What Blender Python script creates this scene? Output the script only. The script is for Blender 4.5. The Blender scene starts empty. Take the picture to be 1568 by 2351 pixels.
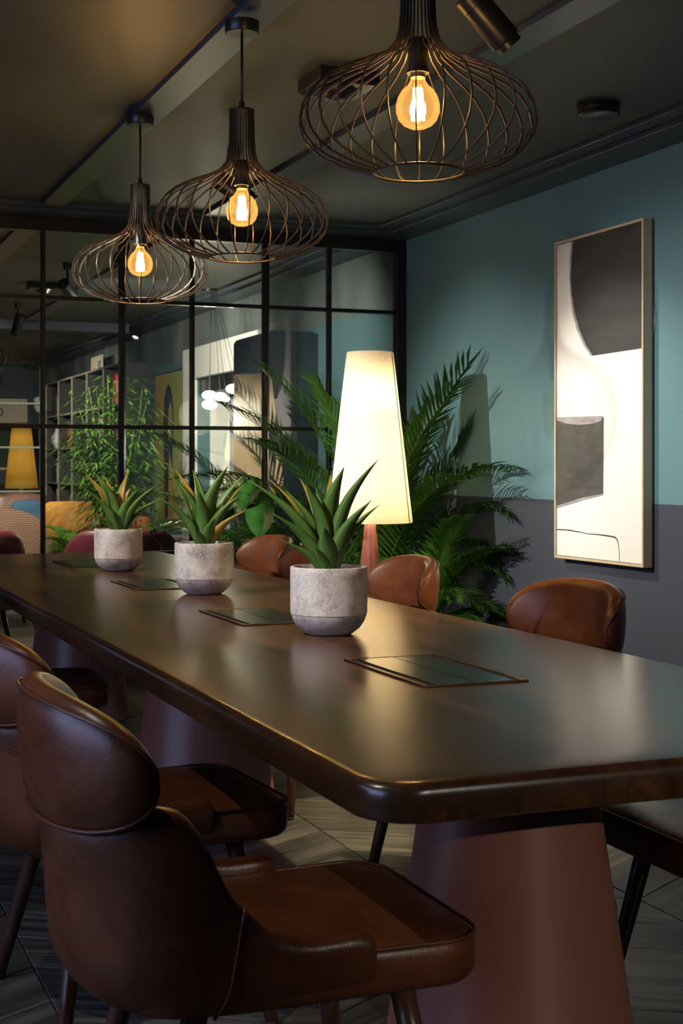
import bpy, bmesh, math, random
from mathutils import Vector, Matrix

random.seed(7)
S = bpy.context.scene
COL = S.collection
PI = math.pi
R = math.radians

# ------------------------------------------------------------------ camera
cam_d = bpy.data.cameras.new('camera')
cam = bpy.data.objects.new('camera', cam_d)
COL.objects.link(cam)
cam.location = (0, 0, 1.2)
cam.rotation_euler = (R(90), 0, R(-21.77))
cam_d.sensor_fit = 'VERTICAL'
cam_d.sensor_height = 36
cam_d.lens = 50
cam_d.shift_y = -0.044
cam_d.clip_start = 0.05
cam_d.dof.use_dof = True
cam_d.dof.focus_distance = 3.9
cam_d.dof.aperture_fstop = 11
S.camera = cam
# ------------------------------------------------------------------ world, exposure
W = bpy.data.worlds.new('world')
S.world = W
W.use_nodes = True
W.node_tree.nodes['Background'].inputs[0].default_value = (0.5, 0.6, 0.8, 1)
W.node_tree.nodes['Background'].inputs[1].default_value = 0.03
S.view_settings.view_transform = 'Standard'
S.view_settings.look = 'None'
S.view_settings.exposure = 1.0
S.view_settings.gamma = 1
S.view_settings.use_curve_mapping = False

def light(name, kind, loc, power, color, parent=None, **kw):
    d = bpy.data.lights.new(name, kind)
    d.energy = power
    d.color = color
    for k, v in kw.items():
        setattr(d, k, v)
    o = bpy.data.objects.new(name, d)
    COL.objects.link(o)
    o.location = loc
    if parent:
        o.parent = parent
    return o

# power table of the room's lamps
P_PENDANT = 11.0
P_SHADE = 20.0
WARM = (1.0, 0.66, 0.30)
SPOTC = (1.0, 0.93, 0.82)
# cool area light added at the unseen left wall, no window built
wl = light('cool_side_light', 'AREA', (-2.40, 2.4, 1.45), 30, (0.42, 0.55, 1.0), shape='RECTANGLE', size=3.6, size_y=1.5)
wl.rotation_euler = (R(90), 0, R(-90))

# ------------------------------------------------------------------ materials
def new_mat(name):
    m = bpy.data.materials.new(name)
    m.use_nodes = True
    nt = m.node_tree
    return m, nt, nt.nodes, nt.links, nt.nodes['Principled BSDF']

def mat(name, col, rough=0.5, metal=0.0, spec=0.5, col2=None, scale=8.0, stretch=(1, 1, 1), bump=0.0, bscale=None,
        emit=None, estr=0.0, coat=0.0, detail=6.0, contrast=(0.3, 0.7), sheen=0.0, rvar=0.0):
    m, nt, N, L, b = new_mat(name)
    b.inputs['Base Color'].default_value = (*col, 1)
    b.inputs['Roughness'].default_value = rough
    b.inputs['Metallic'].default_value = metal
    b.inputs['Specular IOR Level'].default_value = spec
    b.inputs['Coat Weight'].default_value = coat
    b.inputs['Coat Roughness'].default_value = 0.2
    b.inputs['Sheen Weight'].default_value = sheen
    if col2 or bump or rvar:
        tc = N.new('ShaderNodeTexCoord')
        mp = N.new('ShaderNodeMapping')
        mp.inputs['Scale'].default_value = stretch
        L.new(tc.outputs['Object'], mp.inputs['Vector'])
        nz = N.new('ShaderNodeTexNoise')
        nz.inputs['Scale'].default_value = scale
        nz.inputs['Detail'].default_value = detail
        nz.inputs['Roughness'].default_value = 0.65
        L.new(mp.outputs[0], nz.inputs['Vector'])
        if col2:
            r = N.new('ShaderNodeValToRGB')
            r.color_ramp.elements[0].color = (*col, 1)
            r.color_ramp.elements[1].color = (*col2, 1)
            r.color_ramp.elements[0].position = contrast[0]
            r.color_ramp.elements[1].position = contrast[1]
            L.new(nz.outputs['Fac'], r.inputs[0])
            L.new(r.outputs[0], b.inputs['Base Color'])
        if rvar:
            mr = N.new('ShaderNodeMapRange')
            mr.inputs['To Min'].default_value = rough - rvar
            mr.inputs['To Max'].default_value = rough + rvar
            L.new(nz.outputs['Fac'], mr.inputs[0])
            L.new(mr.outputs[0], b.inputs['Roughness'])
        if bump:
            n2 = N.new('ShaderNodeTexNoise')
            n2.inputs['Scale'].default_value = bscale or scale * 6
            n2.inputs['Detail'].default_value = 4
            L.new(mp.outputs[0], n2.inputs['Vector'])
            bp = N.new('ShaderNodeBump')
            bp.inputs['Strength'].default_value = bump
            bp.inputs['Distance'].default_value = 0.01
            L.new(n2.outputs['Fac'], bp.inputs['Height'])
            L.new(bp.outputs[0], b.inputs['Normal'])
    if emit:
        b.inputs['Emission Color'].default_value = (*emit, 1)
        b.inputs['Emission Strength'].default_value = estr
    return m

def glass_mat(name, tint, gain=1.0, ior=1.5, rough=0.0, glow=None, gstr=0.0):
    """clear sheet: straight-through transmission plus a Fresnel mirror"""
    m, nt, N, L, b = new_mat(name)
    N.remove(b)
    out = N['Material Output']
    t = N.new('ShaderNodeBsdfTransparent')
    t.inputs[0].default_value = (*tint, 1)
    g = N.new('ShaderNodeBsdfGlossy')
    g.inputs['Roughness'].default_value = rough
    f = N.new('ShaderNodeFresnel')
    f.inputs[0].default_value = ior
    mu = N.new('ShaderNodeMath')
    mu.operation = 'MULTIPLY'
    mu.use_clamp = True
    mu.inputs[1].default_value = gain
    mx = N.new('ShaderNodeMixShader')
    L.new(f.outputs[0], mu.inputs[0])
    L.new(mu.outputs[0], mx.inputs[0])
    L.new(t.outputs[0], mx.inputs[1])
    L.new(g.outputs[0], mx.inputs[2])
    res = mx.outputs[0]
    if glow:                      # a burning bulb's own glow
        em = N.new('ShaderNodeEmission')
        em.inputs[0].default_value = (*glow, 1)
        em.inputs[1].default_value = gstr
        ad = N.new('ShaderNodeAddShader')
        L.new(res, ad.inputs[0])
        L.new(em.outputs[0], ad.inputs[1])
        res = ad.outputs[0]
    L.new(res, out.inputs[0])
    return m

def wood_mat(name, c1, c2, c3, rough, axis=1, gs=1.0, bump=0.15, coat=0.0, rand=False, spec=0.5, dist=2.0):
    m, nt, N, L, b = new_mat(name)
    tc = N.new('ShaderNodeTexCoord')
    mp = N.new('ShaderNodeMapping')
    st = [9 * gs, 9 * gs, 9 * gs]
    st[axis] = 0.7 * gs
    mp.inputs['Scale'].default_value = st
    L.new(tc.outputs['Object'], mp.inputs['Vector'])
    vec = mp.outputs[0]
    if rand:
        oi = N.new('ShaderNodeObjectInfo')
        va = N.new('ShaderNodeVectorMath')
        va.operation = 'ADD'
        cx = N.new('ShaderNodeCombineXYZ')
        mm = N.new('ShaderNodeMath')
        mm.operation = 'MULTIPLY'
        mm.inputs[1].default_value = 40
        L.new(oi.outputs['Random'], mm.inputs[0])
        for i in range(3):
            L.new(mm.outputs[0], cx.inputs[i])
        L.new(vec, va.inputs[0])
        L.new(cx.outputs[0], va.inputs[1])
        vec = va.outputs[0]
    n1 = N.new('ShaderNodeTexNoise')
    n1.inputs['Scale'].default_value = 0.9
    n1.inputs['Detail'].default_value = 5
    n1.inputs['Distortion'].default_value = dist
    L.new(vec, n1.inputs['Vector'])
    wv = N.new('ShaderNodeTexNoise')
    wv.inputs['Scale'].default_value = 9
    wv.inputs['Detail'].default_value = 8
    wv.inputs['Roughness'].default_value = 0.7
    L.new(vec, wv.inputs['Vector'])
    ad = N.new('ShaderNodeMath')
    ad.operation = 'MULTIPLY_ADD'
    ad.inputs[1].default_value = 0.35
    L.new(wv.outputs['Fac'], ad.inputs[0])
    L.new(n1.outputs['Fac'], ad.inputs[2])
    r = N.new('ShaderNodeValToRGB')
    e = r.color_ramp.elements
    e[0].position = 0.5
    e[0].color = (*c1, 1)
    e[1].position = 0.86
    e[1].color = (*c3, 1)
    q = e.new(0.68)
    q.color = (*c2, 1)
    L.new(ad.outputs[0], r.inputs[0])
    if rand:
        hs = N.new('ShaderNodeHueSaturation')
        mr = N.new('ShaderNodeMapRange')
        mr.inputs['To Min'].default_value = 0.6
        mr.inputs['To Max'].default_value = 1.35
        L.new(oi.outputs['Random'], mr.inputs[0])
        L.new(mr.outputs[0], hs.inputs['Value'])
        L.new(r.outputs[0], hs.inputs['Color'])
        L.new(hs.outputs[0], b.inputs['Base Color'])
    else:
        L.new(r.outputs[0], b.inputs['Base Color'])
    b.inputs['Roughness'].default_value = rough
    b.inputs['Specular IOR Level'].default_value = spec
    b.inputs['Coat Weight'].default_value = coat
    b.inputs['Coat Roughness'].default_value = 0.15
    bp = N.new('ShaderNodeBump')
    bp.inputs['Strength'].default_value = bump
    bp.inputs['Distance'].default_value = 0.004
    L.new(ad.outputs[0], bp.inputs['Height'])
    L.new(bp.outputs[0], b.inputs['Normal'])
    return m

def weave_mat(name, c1, c2, c3, scale=60):
    m, nt, N, L, b = new_mat(name)
    tc = N.new('ShaderNodeTexCoord')
    br = N.new('ShaderNodeTexBrick')
    br.inputs['Color1'].default_value = (*c1, 1)
    br.inputs['Color2'].default_value = (*c2, 1)
    br.inputs['Mortar'].default_value = (*c3, 1)
    br.inputs['Scale'].default_value = scale
    br.inputs['Mortar Size'].default_value = 0.09
    br.inputs['Brick Width'].default_value = 0.9
    br.inputs['Row Height'].default_value = 0.55
    mp = N.new('ShaderNodeMapping')
    mp.inputs['Rotation'].default_value = (R(90), 0, 0)
    L.new(tc.outputs['Object'], mp.inputs[0])
    L.new(mp.outputs[0], br.inputs['Vector'])
    L.new(br.outputs[0], b.inputs['Base Color'])
    b.inputs['Roughness'].default_value = 0.9
    return m

def leather_mat(name, c1, c2, c3, rough=0.36):
    m, nt, N, L, b = new_mat(name)
    tc = N.new('ShaderNodeTexCoord')
    n1 = N.new('ShaderNodeTexNoise')
    n1.inputs['Scale'].default_value = 5
    n1.inputs['Detail'].default_value = 8
    n1.inputs['Roughness'].default_value = 0.7
    n1.inputs['Distortion'].default_value = 0.6
    L.new(tc.outputs['Object'], n1.inputs['Vector'])
    r = N.new('ShaderNodeValToRGB')
    e = r.color_ramp.elements
    e[0].position = 0.28
    e[0].color = (*c1, 1)
    e[1].position = 0.78
    e[1].color = (*c3, 1)
    q = e.new(0.52)
    q.color = (*c2, 1)
    L.new(n1.outputs['Fac'], r.inputs[0])
    L.new(r.outputs[0], b.inputs['Base Color'])
    mr = N.new('ShaderNodeMapRange')
    mr.inputs['To Min'].default_value = rough - 0.1
    mr.inputs['To Max'].default_value = rough + 0.14
    L.new(n1.outputs['Fac'], mr.inputs[0])
    L.new(mr.outputs[0], b.inputs['Roughness'])
    v = N.new('ShaderNodeTexVoronoi')
    v.inputs['Scale'].default_value = 260
    L.new(tc.outputs['Object'], v.inputs['Vector'])
    n3 = N.new('ShaderNodeTexNoise')
    n3.inputs['Scale'].default_value = 14
    n3.inputs['Detail'].default_value = 5
    L.new(tc.outputs['Object'], n3.inputs['Vector'])
    ad = N.new('ShaderNodeMath')
    ad.operation = 'MULTIPLY_ADD'
    ad.inputs[1].default_value = 0.06
    L.new(v.outputs['Distance'], ad.inputs[0])
    L.new(n3.outputs['Fac'], ad.inputs[2])
    bp = N.new('ShaderNodeBump')
    bp.inputs['Strength'].default_value = 0.22
    bp.inputs['Distance'].default_value = 0.008
    L.new(ad.outputs[0], bp.inputs['Height'])
    L.new(bp.outputs[0], b.inputs['Normal'])
    return m

def fabric_shade_mat(name, col, trans):
    m, nt, N, L, b = new_mat(name)
    N.remove(b)
    out = N['Material Output']
    tc = N.new('ShaderNodeTexCoord')
    nz = N.new('ShaderNodeTexNoise')
    nz.inputs['Scale'].default_value = 140
    nz.inputs['Detail'].default_value = 4
    L.new(tc.outputs['Object'], nz.inputs['Vector'])
    r = N.new('ShaderNodeValToRGB')
    r.color_ramp.elements[0].position = 0.3
    r.color_ramp.elements[1].position = 0.65
    r.color_ramp.elements[0].color = (col[0] * .78, col[1] * .74, col[2] * .66, 1)
    r.color_ramp.elements[1].color = (*col, 1)
    L.new(nz.outputs['Fac'], r.inputs[0])
    d = N.new('ShaderNodeBsdfDiffuse')
    t = N.new('ShaderNodeBsdfTranslucent')
    L.new(r.outputs[0], d.inputs[0])
    L.new(r.outputs[0], t.inputs[0])
    bp = N.new('ShaderNodeBump')
    bp.inputs['Strength'].default_value = 0.3
    bp.inputs['Distance'].default_value = 0.004
    L.new(nz.outputs['Fac'], bp.inputs['Height'])
    L.new(bp.outputs[0], d.inputs['Normal'])
    mx = N.new('ShaderNodeMixShader')
    mx.inputs[0].default_value = trans
    L.new(d.outputs[0], mx.inputs[1])
    L.new(t.outputs[0], mx.inputs[2])
    L.new(mx.outputs[0], out.inputs[0])
    return m

def leaf_mat(name, c1, c2, rough=0.4, trans=0.25, scale=12, stretch=(1, 1, 1)):
    m = mat(name, c1, rough, col2=c2, scale=scale, stretch=stretch, spec=0.4)
    nt = m.node_tree
    N, L = nt.nodes, nt.links
    b = N['Principled BSDF']
    out = N['Material Output']
    t = N.new('ShaderNodeBsdfTranslucent')
    src = b.inputs['Base Color'].links[0].from_socket
    L.new(src, t.inputs[0])
    mx = N.new('ShaderNodeMixShader')
    mx.inputs[0].default_value = trans
    L.new(b.outputs[0], mx.inputs[1])
    L.new(t.outputs[0], mx.inputs[2])
    L.new(mx.outputs[0], out.inputs[0])
    return m

def concrete_mat(name):
    m, nt, N, L, b = new_mat(name)
    tc = N.new('ShaderNodeTexCoord')
    oi = N.new('ShaderNodeObjectInfo')
    va = N.new('ShaderNodeVectorMath')
    va.operation = 'ADD'
    L.new(tc.outputs['Object'], va.inputs[0])
    L.new(oi.outputs['Location'], va.inputs[1])
    n1 = N.new('ShaderNodeTexNoise')
    n1.inputs['Scale'].default_value = 11
    n1.inputs['Detail'].default_value = 7
    n1.inputs['Roughness'].default_value = 0.72
    L.new(va.outputs[0], n1.inputs['Vector'])
    n2 = N.new('ShaderNodeTexNoise')
    n2.inputs['Scale'].default_value = 160
    n2.inputs['Detail'].default_value = 3
    L.new(va.outputs[0], n2.inputs['Vector'])
    ad = N.new('ShaderNodeMath')
    ad.operation = 'MULTIPLY_ADD'
    ad.inputs[1].default_value = 0.35
    L.new(n2.outputs['Fac'], ad.inputs[0])
    L.new(n1.outputs['Fac'], ad.inputs[2])
    r = N.new('ShaderNodeValToRGB')
    e = r.color_ramp.elements
    e[0].position = 0.48
    e[0].color = (0.20, 0.175, 0.155, 1)
    e[1].position = 0.80
    e[1].color = (0.62, 0.57, 0.54, 1)
    q = e.new(0.62)
    q.color = (0.42, 0.385, 0.36, 1)
    L.new(ad.outputs[0], r.inputs[0])
    # darker cast of the lower, dipped band of the pot
    sp = N.new('ShaderNodeSeparateXYZ')
    L.new(tc.outputs['Object'], sp.inputs[0])
    w = N.new('ShaderNodeMath')
    w.operation = 'MULTIPLY_ADD'
    w.inputs[1].default_value = 0.02
    L.new(n1.outputs['Fac'], w.inputs[0])
    L.new(sp.outputs[2], w.inputs[2])
    cr = N.new('ShaderNodeValToRGB')
    cr.color_ramp.elements[0].position = 0.05
    cr.color_ramp.elements[0].color = (0.62, 0.60, 0.66, 1)
    cr.color_ramp.elements[1].position = 0.068
    cr.color_ramp.elements[1].color = (1, 1, 1, 1)
    L.new(w.outputs[0], cr.inputs[0])
    mx = N.new('ShaderNodeMix')
    mx.data_type = 'RGBA'
    mx.blend_type = 'MULTIPLY'
    mx.inputs[0].default_value = 1
    L.new(r.outputs[0], mx.inputs[6])
    L.new(cr.outputs[0], mx.inputs[7])
    L.new(mx.outputs[2], b.inputs['Base Color'])
    b.inputs['Roughness'].default_value = 0.85
    b.inputs['Specular IOR Level'].default_value = 0.25
    bp = N.new('ShaderNodeBump')
    bp.inputs['Strength'].default_value = 0.3
    bp.inputs['Distance'].default_value = 0.004
    L.new(ad.outputs[0], bp.inputs['Height'])
    L.new(bp.outputs[0], b.inputs['Normal'])
    return m

def wall_mat(name, low, high, zsplit, high2=None, zsplit2=9.0):
    """painted wall: two paint colours meeting on a level line, optional mottled band above"""
    m, nt, N, L, b = new_mat(name)
    tc = N.new('ShaderNodeTexCoord')
    sp = N.new('ShaderNodeSeparateXYZ')
    g = N.new('ShaderNodeNewGeometry')
    L.new(g.outputs['Position'], sp.inputs[0])
    nz = N.new('ShaderNodeTexNoise')
    nz.inputs['Scale'].default_value = 2.2
    nz.inputs['Detail'].default_value = 6
    mp = N.new('ShaderNodeMapping')
    mp.inputs['Scale'].default_value = (1, 1, 0.35)
    L.new(g.outputs['Position'], mp.inputs[0])
    L.new(mp.outputs[0], nz.inputs['Vector'])
    def step(z):
        q = N.new('ShaderNodeMath')
        q.operation = 'GREATER_THAN'
        q.inputs[1].default_value = z
        L.new(sp.outputs[2], q.inputs[0])
        return q.outputs[0]
    mx = N.new('ShaderNodeMix')
    mx.data_type = 'RGBA'
    mx.inputs[6].default_value = (*low, 1)
    mx.inputs[7].default_value = (*high, 1)
    L.new(step(zsplit), mx.inputs[0])
    c = mx.outputs[2]
    if high2:
        r = N.new('ShaderNodeValToRGB')
        r.color_ramp.elements[0].position = 0.38
        r.color_ramp.elements[0].color = (*[x * .72 for x in high2], 1)
        r.color_ramp.elements[1].position = 0.66
        r.color_ramp.elements[1].color = (*[x * 1.3 for x in high2], 1)
        L.new(nz.outputs['Fac'], r.inputs[0])
        m2 = N.new('ShaderNodeMix')
        m2.data_type = 'RGBA'
        L.new(step(zsplit2), m2.inputs[0])
        L.new(c, m2.inputs[6])
        L.new(r.outputs[0], m2.inputs[7])
        c = m2.outputs[2]
    vr = N.new('ShaderNodeMapRange')
    vr.inputs['To Min'].default_value = 0.9
    vr.inputs['To Max'].default_value = 1.1
    L.new(nz.outputs['Fac'], vr.inputs[0])
    hs = N.new('ShaderNodeHueSaturation')
    L.new(c, hs.inputs['Color'])
    L.new(vr.outputs[0], hs.inputs['Value'])
    L.new(hs.outputs[0], b.inputs['Base Color'])
    b.inputs['Roughness'].default_value = 0.55
    b.inputs['Specular IOR Level'].default_value = 0.3
    return m

M = {}
M['ceiling'] = mat('ceiling_paint', (0.050, 0.060, 0.060), 0.5, col2=(0.062, 0.071, 0.070), scale=1.5, bump=0.03, bscale=30, spec=0.3)
M['trim'] = mat('trim_paint', (0.038, 0.056, 0.072), 0.35, spec=0.5)
M['wall'] = wall_mat('two_tone_wall', (0.055, 0.065, 0.085), (0.125, 0.25, 0.285), 1.038)
M['wall_lounge'] = wall_mat('lounge_wall', (0.05, 0.075, 0.10), (0.085, 0.17, 0.19), 0.5, (0.13, 0.155, 0.15), 2.2)
M['wall_dark'] = mat('navy_wall', (0.035, 0.05, 0.075), 0.6)
M['plank'] = wood_mat('oak_plank', (0.035, 0.031, 0.026), (0.085, 0.078, 0.064), (0.17, 0.155, 0.125), 0.42, axis=0, gs=1.1, bump=0.5, rand=True, dist=3.0)
M['floor_base'] = mat('floor_under', (0.012, 0.011, 0.01), 0.8)
M['floor_far'] = wood_mat('oak_floor_far', (0.035, 0.031, 0.026), (0.07, 0.062, 0.05), (0.12, 0.11, 0.09), 0.45, axis=0, gs=0.6)
M['table'] = wood_mat('walnut_top', (0.034, 0.014, 0.006), (0.075, 0.031, 0.012), (0.15, 0.064, 0.025), 0.25, axis=1, gs=0.8, bump=0.10, spec=0.8, dist=1.5)
M['edge'] = wood_mat('walnut_edge', (0.045, 0.017, 0.008), (0.085, 0.033, 0.013), (0.15, 0.062, 0.024), 0.3, axis=1, gs=1.0, bump=0.08, dist=1.5)
M['terracotta'] = mat('terracotta_paint', (0.235, 0.088, 0.062), 0.38, col2=(0.26, 0.10, 0.07), scale=3, spec=0.45)
M['leather'] = leather_mat('cognac_leather', (0.062, 0.018, 0.007), (0.125, 0.037, 0.012), (0.20, 0.064, 0.020), .32)
M['piping'] = leather_mat('leather_piping', (0.06, 0.018, 0.007), (0.10, 0.032, 0.011), (0.15, 0.05, 0.017))
M['leg'] = wood_mat('dark_walnut_leg', (0.035, 0.014, 0.008), (0.07, 0.028, 0.014), (0.11, 0.047, 0.022), 0.3, axis=2, gs=2.5, bump=0.05)
M['rubber'] = mat('black_rubber', (0.01, 0.01, 0.01), 0.6)
M['cage'] = mat('bronze_black_metal', (0.085, 0.062, 0.045), 0.42, metal=0.5)
M['black'] = mat('satin_black', (0.012, 0.012, 0.013), 0.35)
M['black_metal'] = mat('black_steel', (0.016, 0.016, 0.018), 0.4, metal=0.4)
M['bulb'] = glass_mat('amber_bulb_glass', (1.0, 0.82, 0.5), 0.6, 1.4, glow=(1.0, 0.5, 0.13), gstr=0.2)
M['clear'] = glass_mat('clear_glass', (1.0, 0.9, 0.7), 0.6, 1.4)
M['filament'] = mat('filament', (1, 0.7, 0.3), 0.5, emit=(1.0, 0.70, 0.30), estr=28)
M['bulb_glow'] = mat('filament_core', (1, 0.8, 0.5), 0.5, emit=(1.0, 0.74, 0.36), estr=9)
M['glass'] = glass_mat('partition_glass', (0.93, 0.96, 0.95), 2.8, 1.5)
M['glint_rod'] = mat('polished_rod', (0.9, 0.9, 0.92), 0.22, metal=1.0)
M['shade'] = fabric_shade_mat('cream_boucle', (0.88, 0.83, 0.71), 0.45)
M['shade_yellow'] = fabric_shade_mat('ochre_linen', (0.62, 0.48, 0.18), 0.5)
M['seam'] = mat('shade_seam', (0.45, 0.40, 0.36), 0.9)
M['lampbase'] = mat('glazed_terracotta', (0.22, 0.075, 0.055), 0.22, spec=0.6, coat=0.5)
M['concrete'] = concrete_mat('concrete')
M['soil'] = mat('soil', (0.03, 0.022, 0.016), 0.95, bump=0.8, scale=40)
M['pebble'] = mat('white_pebble', (0.7, 0.66, 0.58), 0.6)
M['agave'] = leaf_mat('agave_green', (0.055, 0.13, 0.022), (0.115, 0.225, 0.05), 0.38, 0.12, 9)
M['agave_y'] = leaf_mat('agave_yellow', (0.33, 0.24, 0.03), (0.50, 0.36, 0.06), 0.4, 0.3, 9)
M['agave_tip'] = mat('agave_tip', (0.06, 0.03, 0.015), 0.6)
M['palm'] = leaf_mat('palm_green', (0.03, 0.095, 0.012), (0.075, 0.19, 0.03), 0.35, 0.3, 5)
M['palm_l'] = leaf_mat('palm_light', (0.045, 0.14, 0.015), (0.11, 0.26, 0.04), 0.35, 0.35, 5)
M['broad'] = leaf_mat('broad_leaf', (0.02, 0.09, 0.018), (0.06, 0.20, 0.04), 0.25, 0.25, 14)
M['bamboo'] = leaf_mat('bamboo_leaf', (0.03, 0.09, 0.012), (0.10, 0.20, 0.03), 0.45, 0.3, 3)
M['stem'] = mat('green_stem', (0.07, 0.10, 0.03), 0.5)
M['planter'] = mat('dark_planter', (0.025, 0.025, 0.028), 0.5)
M['frame'] = mat('pale_wood_frame', (0.62, 0.50, 0.33), 0.5, col2=(0.55, 0.43, 0.27), scale=14, stretch=(1, 1, .1))
M['canvas'] = mat('white_canvas', (0.80, 0.78, 0.72), 0.8, col2=(0.83, 0.81, 0.76), scale=4)
M['ink'] = mat('charcoal_paint', (0.032, 0.032, 0.031), 0.5, col2=(0.055, 0.055, 0.053), scale=5, stretch=(1, .6, 3), bump=0.06)
M['ink2'] = mat('grey_brush', (0.20, 0.19, 0.195), 0.6, col2=(0.42, 0.40, 0.40), scale=8, stretch=(1, 1, 4))
M['ink3'] = mat('charcoal_brush', (0.05, 0.052, 0.05), 0.6, col2=(0.085, 0.085, 0.08), scale=7, stretch=(1, 1, 5))
M['brass'] = mat('bronze_bezel', (0.25, 0.18, 0.09), 0.3, metal=0.9)
M['flap'] = mat('dark_flap', (0.018, 0.020, 0.020), 0.22, metal=0.3)
M['brush'] = mat('black_brush', (0.006, 0.006, 0.006), 0.8)
M['white'] = mat('white_paint', (0.72, 0.72, 0.68), 0.5)
M['plastic_w'] = mat('white_plastic', (0.7, 0.7, 0.7), 0.4)
M['curtain_b'] = mat('blue_curtain', (0.06, 0.13, 0.22), 0.9)
M['curtain_w'] = mat('pale_curtain', (0.6, 0.66, 0.62), 0.9)
M['lit_pane'] = mat('lit_window', (0.2, 0.28, 0.24), 0.3, emit=(0.55, 0.62, 0.45), estr=0.25)
M['globe'] = mat('lit_globe', (0.9, 0.9, 0.85), 0.3, emit=(1.0, 0.93, 0.72), estr=7)
M['lens'] = mat('lit_lens', (0.9, 0.9, 0.9), 0.3, emit=(1.0, 0.92, 0.78), estr=6)
M['maroon'] = leather_mat('maroon_leather', (0.085, 0.013, 0.024), (0.125, 0.021, 0.036), (0.16, 0.03, 0.046), 0.45)
M['mustard'] = mat('mustard_velvet', (0.34, 0.155, 0.018), 0.75, col2=(0.40, 0.19, 0.026), scale=4)
M['brown_sofa'] = leather_mat('brown_sofa_leather', (0.09, 0.045, 0.035), (0.16, 0.08, 0.06), (0.22, 0.12, 0.09), 0.4)
M['weave'] = weave_mat('woven_red', (0.36, 0.10, 0.07), (0.30, 0.13, 0.10), (0.48, 0.40, 0.27), 34)
M['blue_cush'] = mat('blue_cushion', (0.03, 0.09, 0.16), 0.8)
M['shelf'] = mat('shelf_dark', (0.022, 0.022, 0.022), 0.5)
M['shelf_trim'] = mat('shelf_trim', (0.45, 0.42, 0.33), 0.35, metal=0.5)
M['chrome'] = mat('perforated_chrome', (0.5, 0.58, 0.65), 0.25, metal=0.9)
M['glass_green'] = glass_mat('green_glass_shelf', (0.75, 0.85, 0.78), 1.6)
M['shelf_glass_edge'] = mat('glass_edge', (0.25, 0.33, 0.28), 0.3)
M['red'] = mat('red_glaze', (0.5, 0.05, 0.04), 0.35)
M['orange'] = mat('orange_glaze', (0.55, 0.14, 0.04), 0.4)
M['cream'] = mat('cream_paper', (0.55, 0.50, 0.42), 0.8)
M['grey'] = mat('grey_cover', (0.22, 0.22, 0.21), 0.7)
M['tan'] = mat('tan_card', (0.45, 0.27, 0.15), 0.8)
M['green_art'] = mat('green_art', (0.17, 0.24, 0.07), 0.7, col2=(0.30, 0.30, 0.09), scale=3)
M['ochre_art'] = mat('ochre_art', (0.42, 0.25, 0.07), 0.7, col2=(0.33, 0.24, 0.08), scale=5)
M['dark_art'] = mat('dark_art', (0.025, 0.03, 0.04), 0.7)
M['dgreen'] = mat('dark_green_print', (0.012, 0.05, 0.035), 0.7)
M['navy'] = mat('navy_lacquer', (0.022, 0.032, 0.042), 0.35)
M['table_dark'] = mat('dark_console', (0.03, 0.02, 0.016), 0.5)

# ------------------------------------------------------------------ mesh helpers
def link(o, parent=None):
    COL.objects.link(o)
    if parent is not None:
        o.parent = parent
    return o

def mk(name, verts, faces, m, parent=None, smooth=True, angle=None):
    me = bpy.data.meshes.new(name)
    me.from_pydata([tuple(v) for v in verts], [], faces)
    me.materials.append(m)
    bm = bmesh.new()
    bm.from_mesh(me)
    bmesh.ops.recalc_face_normals(bm, faces=bm.faces)
    bm.to_mesh(me)
    bm.free()
    if smooth:
        me.shade_smooth()
        if angle:
            me.set_sharp_from_angle(angle=R(angle))
    return link(bpy.data.objects.new(name, me), parent)

def from_bm(name, bm, m, parent=None, smooth=True, angle=40):
    me = bpy.data.meshes.new(name)
    bmesh.ops.recalc_face_normals(bm, faces=bm.faces)
    bm.to_mesh(me)
    bm.free()
    me.materials.append(m)
    if smooth:
        me.shade_smooth()
        me.set_sharp_from_angle(angle=R(angle))
    return link(bpy.data.objects.new(name, me), parent)

def box(name, x, y, z, m, parent=None, bev=0.0, seg=2):
    bm = bmesh.new()
    bmesh.ops.create_cube(bm, size=1)
    bmesh.ops.scale(bm, vec=(x[1] - x[0], y[1] - y[0], z[1] - z[0]), verts=bm.verts)
    bmesh.ops.translate(bm, vec=((x[0] + x[1]) / 2, (y[0] + y[1]) / 2, (z[0] + z[1]) / 2), verts=bm.verts)
    if bev:
        bmesh.ops.bevel(bm, geom=bm.edges[:], offset=bev, segments=seg, affect='EDGES', profile=0.5)
    return from_bm(name, bm, m, parent, smooth=bool(bev), angle=35)

def lathe(name, prof, m, parent=None, seg=32, loc=(0, 0, 0), angle=40):
    vs, fs = [], []
    n = len(prof)
    for i in range(seg):
        a = 2 * PI * i / seg
        for r, z in prof:
            vs.append((loc[0] + r * math.cos(a), loc[1] + r * math.sin(a), loc[2] + z))
    for i in range(seg):
        j = (i + 1) % seg
        for k in range(n - 1):
            fs.append((i * n + k, j * n + k, j * n + k + 1, i * n + k + 1))
    bm = bmesh.new()
    bv = [bm.verts.new(v) for v in vs]
    for f in fs:
        try:
            bm.faces.new([bv[q] for q in f])
        except ValueError:
            pass
    bmesh.ops.remove_doubles(bm, verts=bm.verts, dist=1e-5)
    return from_bm(name, bm, m, parent, True, angle)

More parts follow.
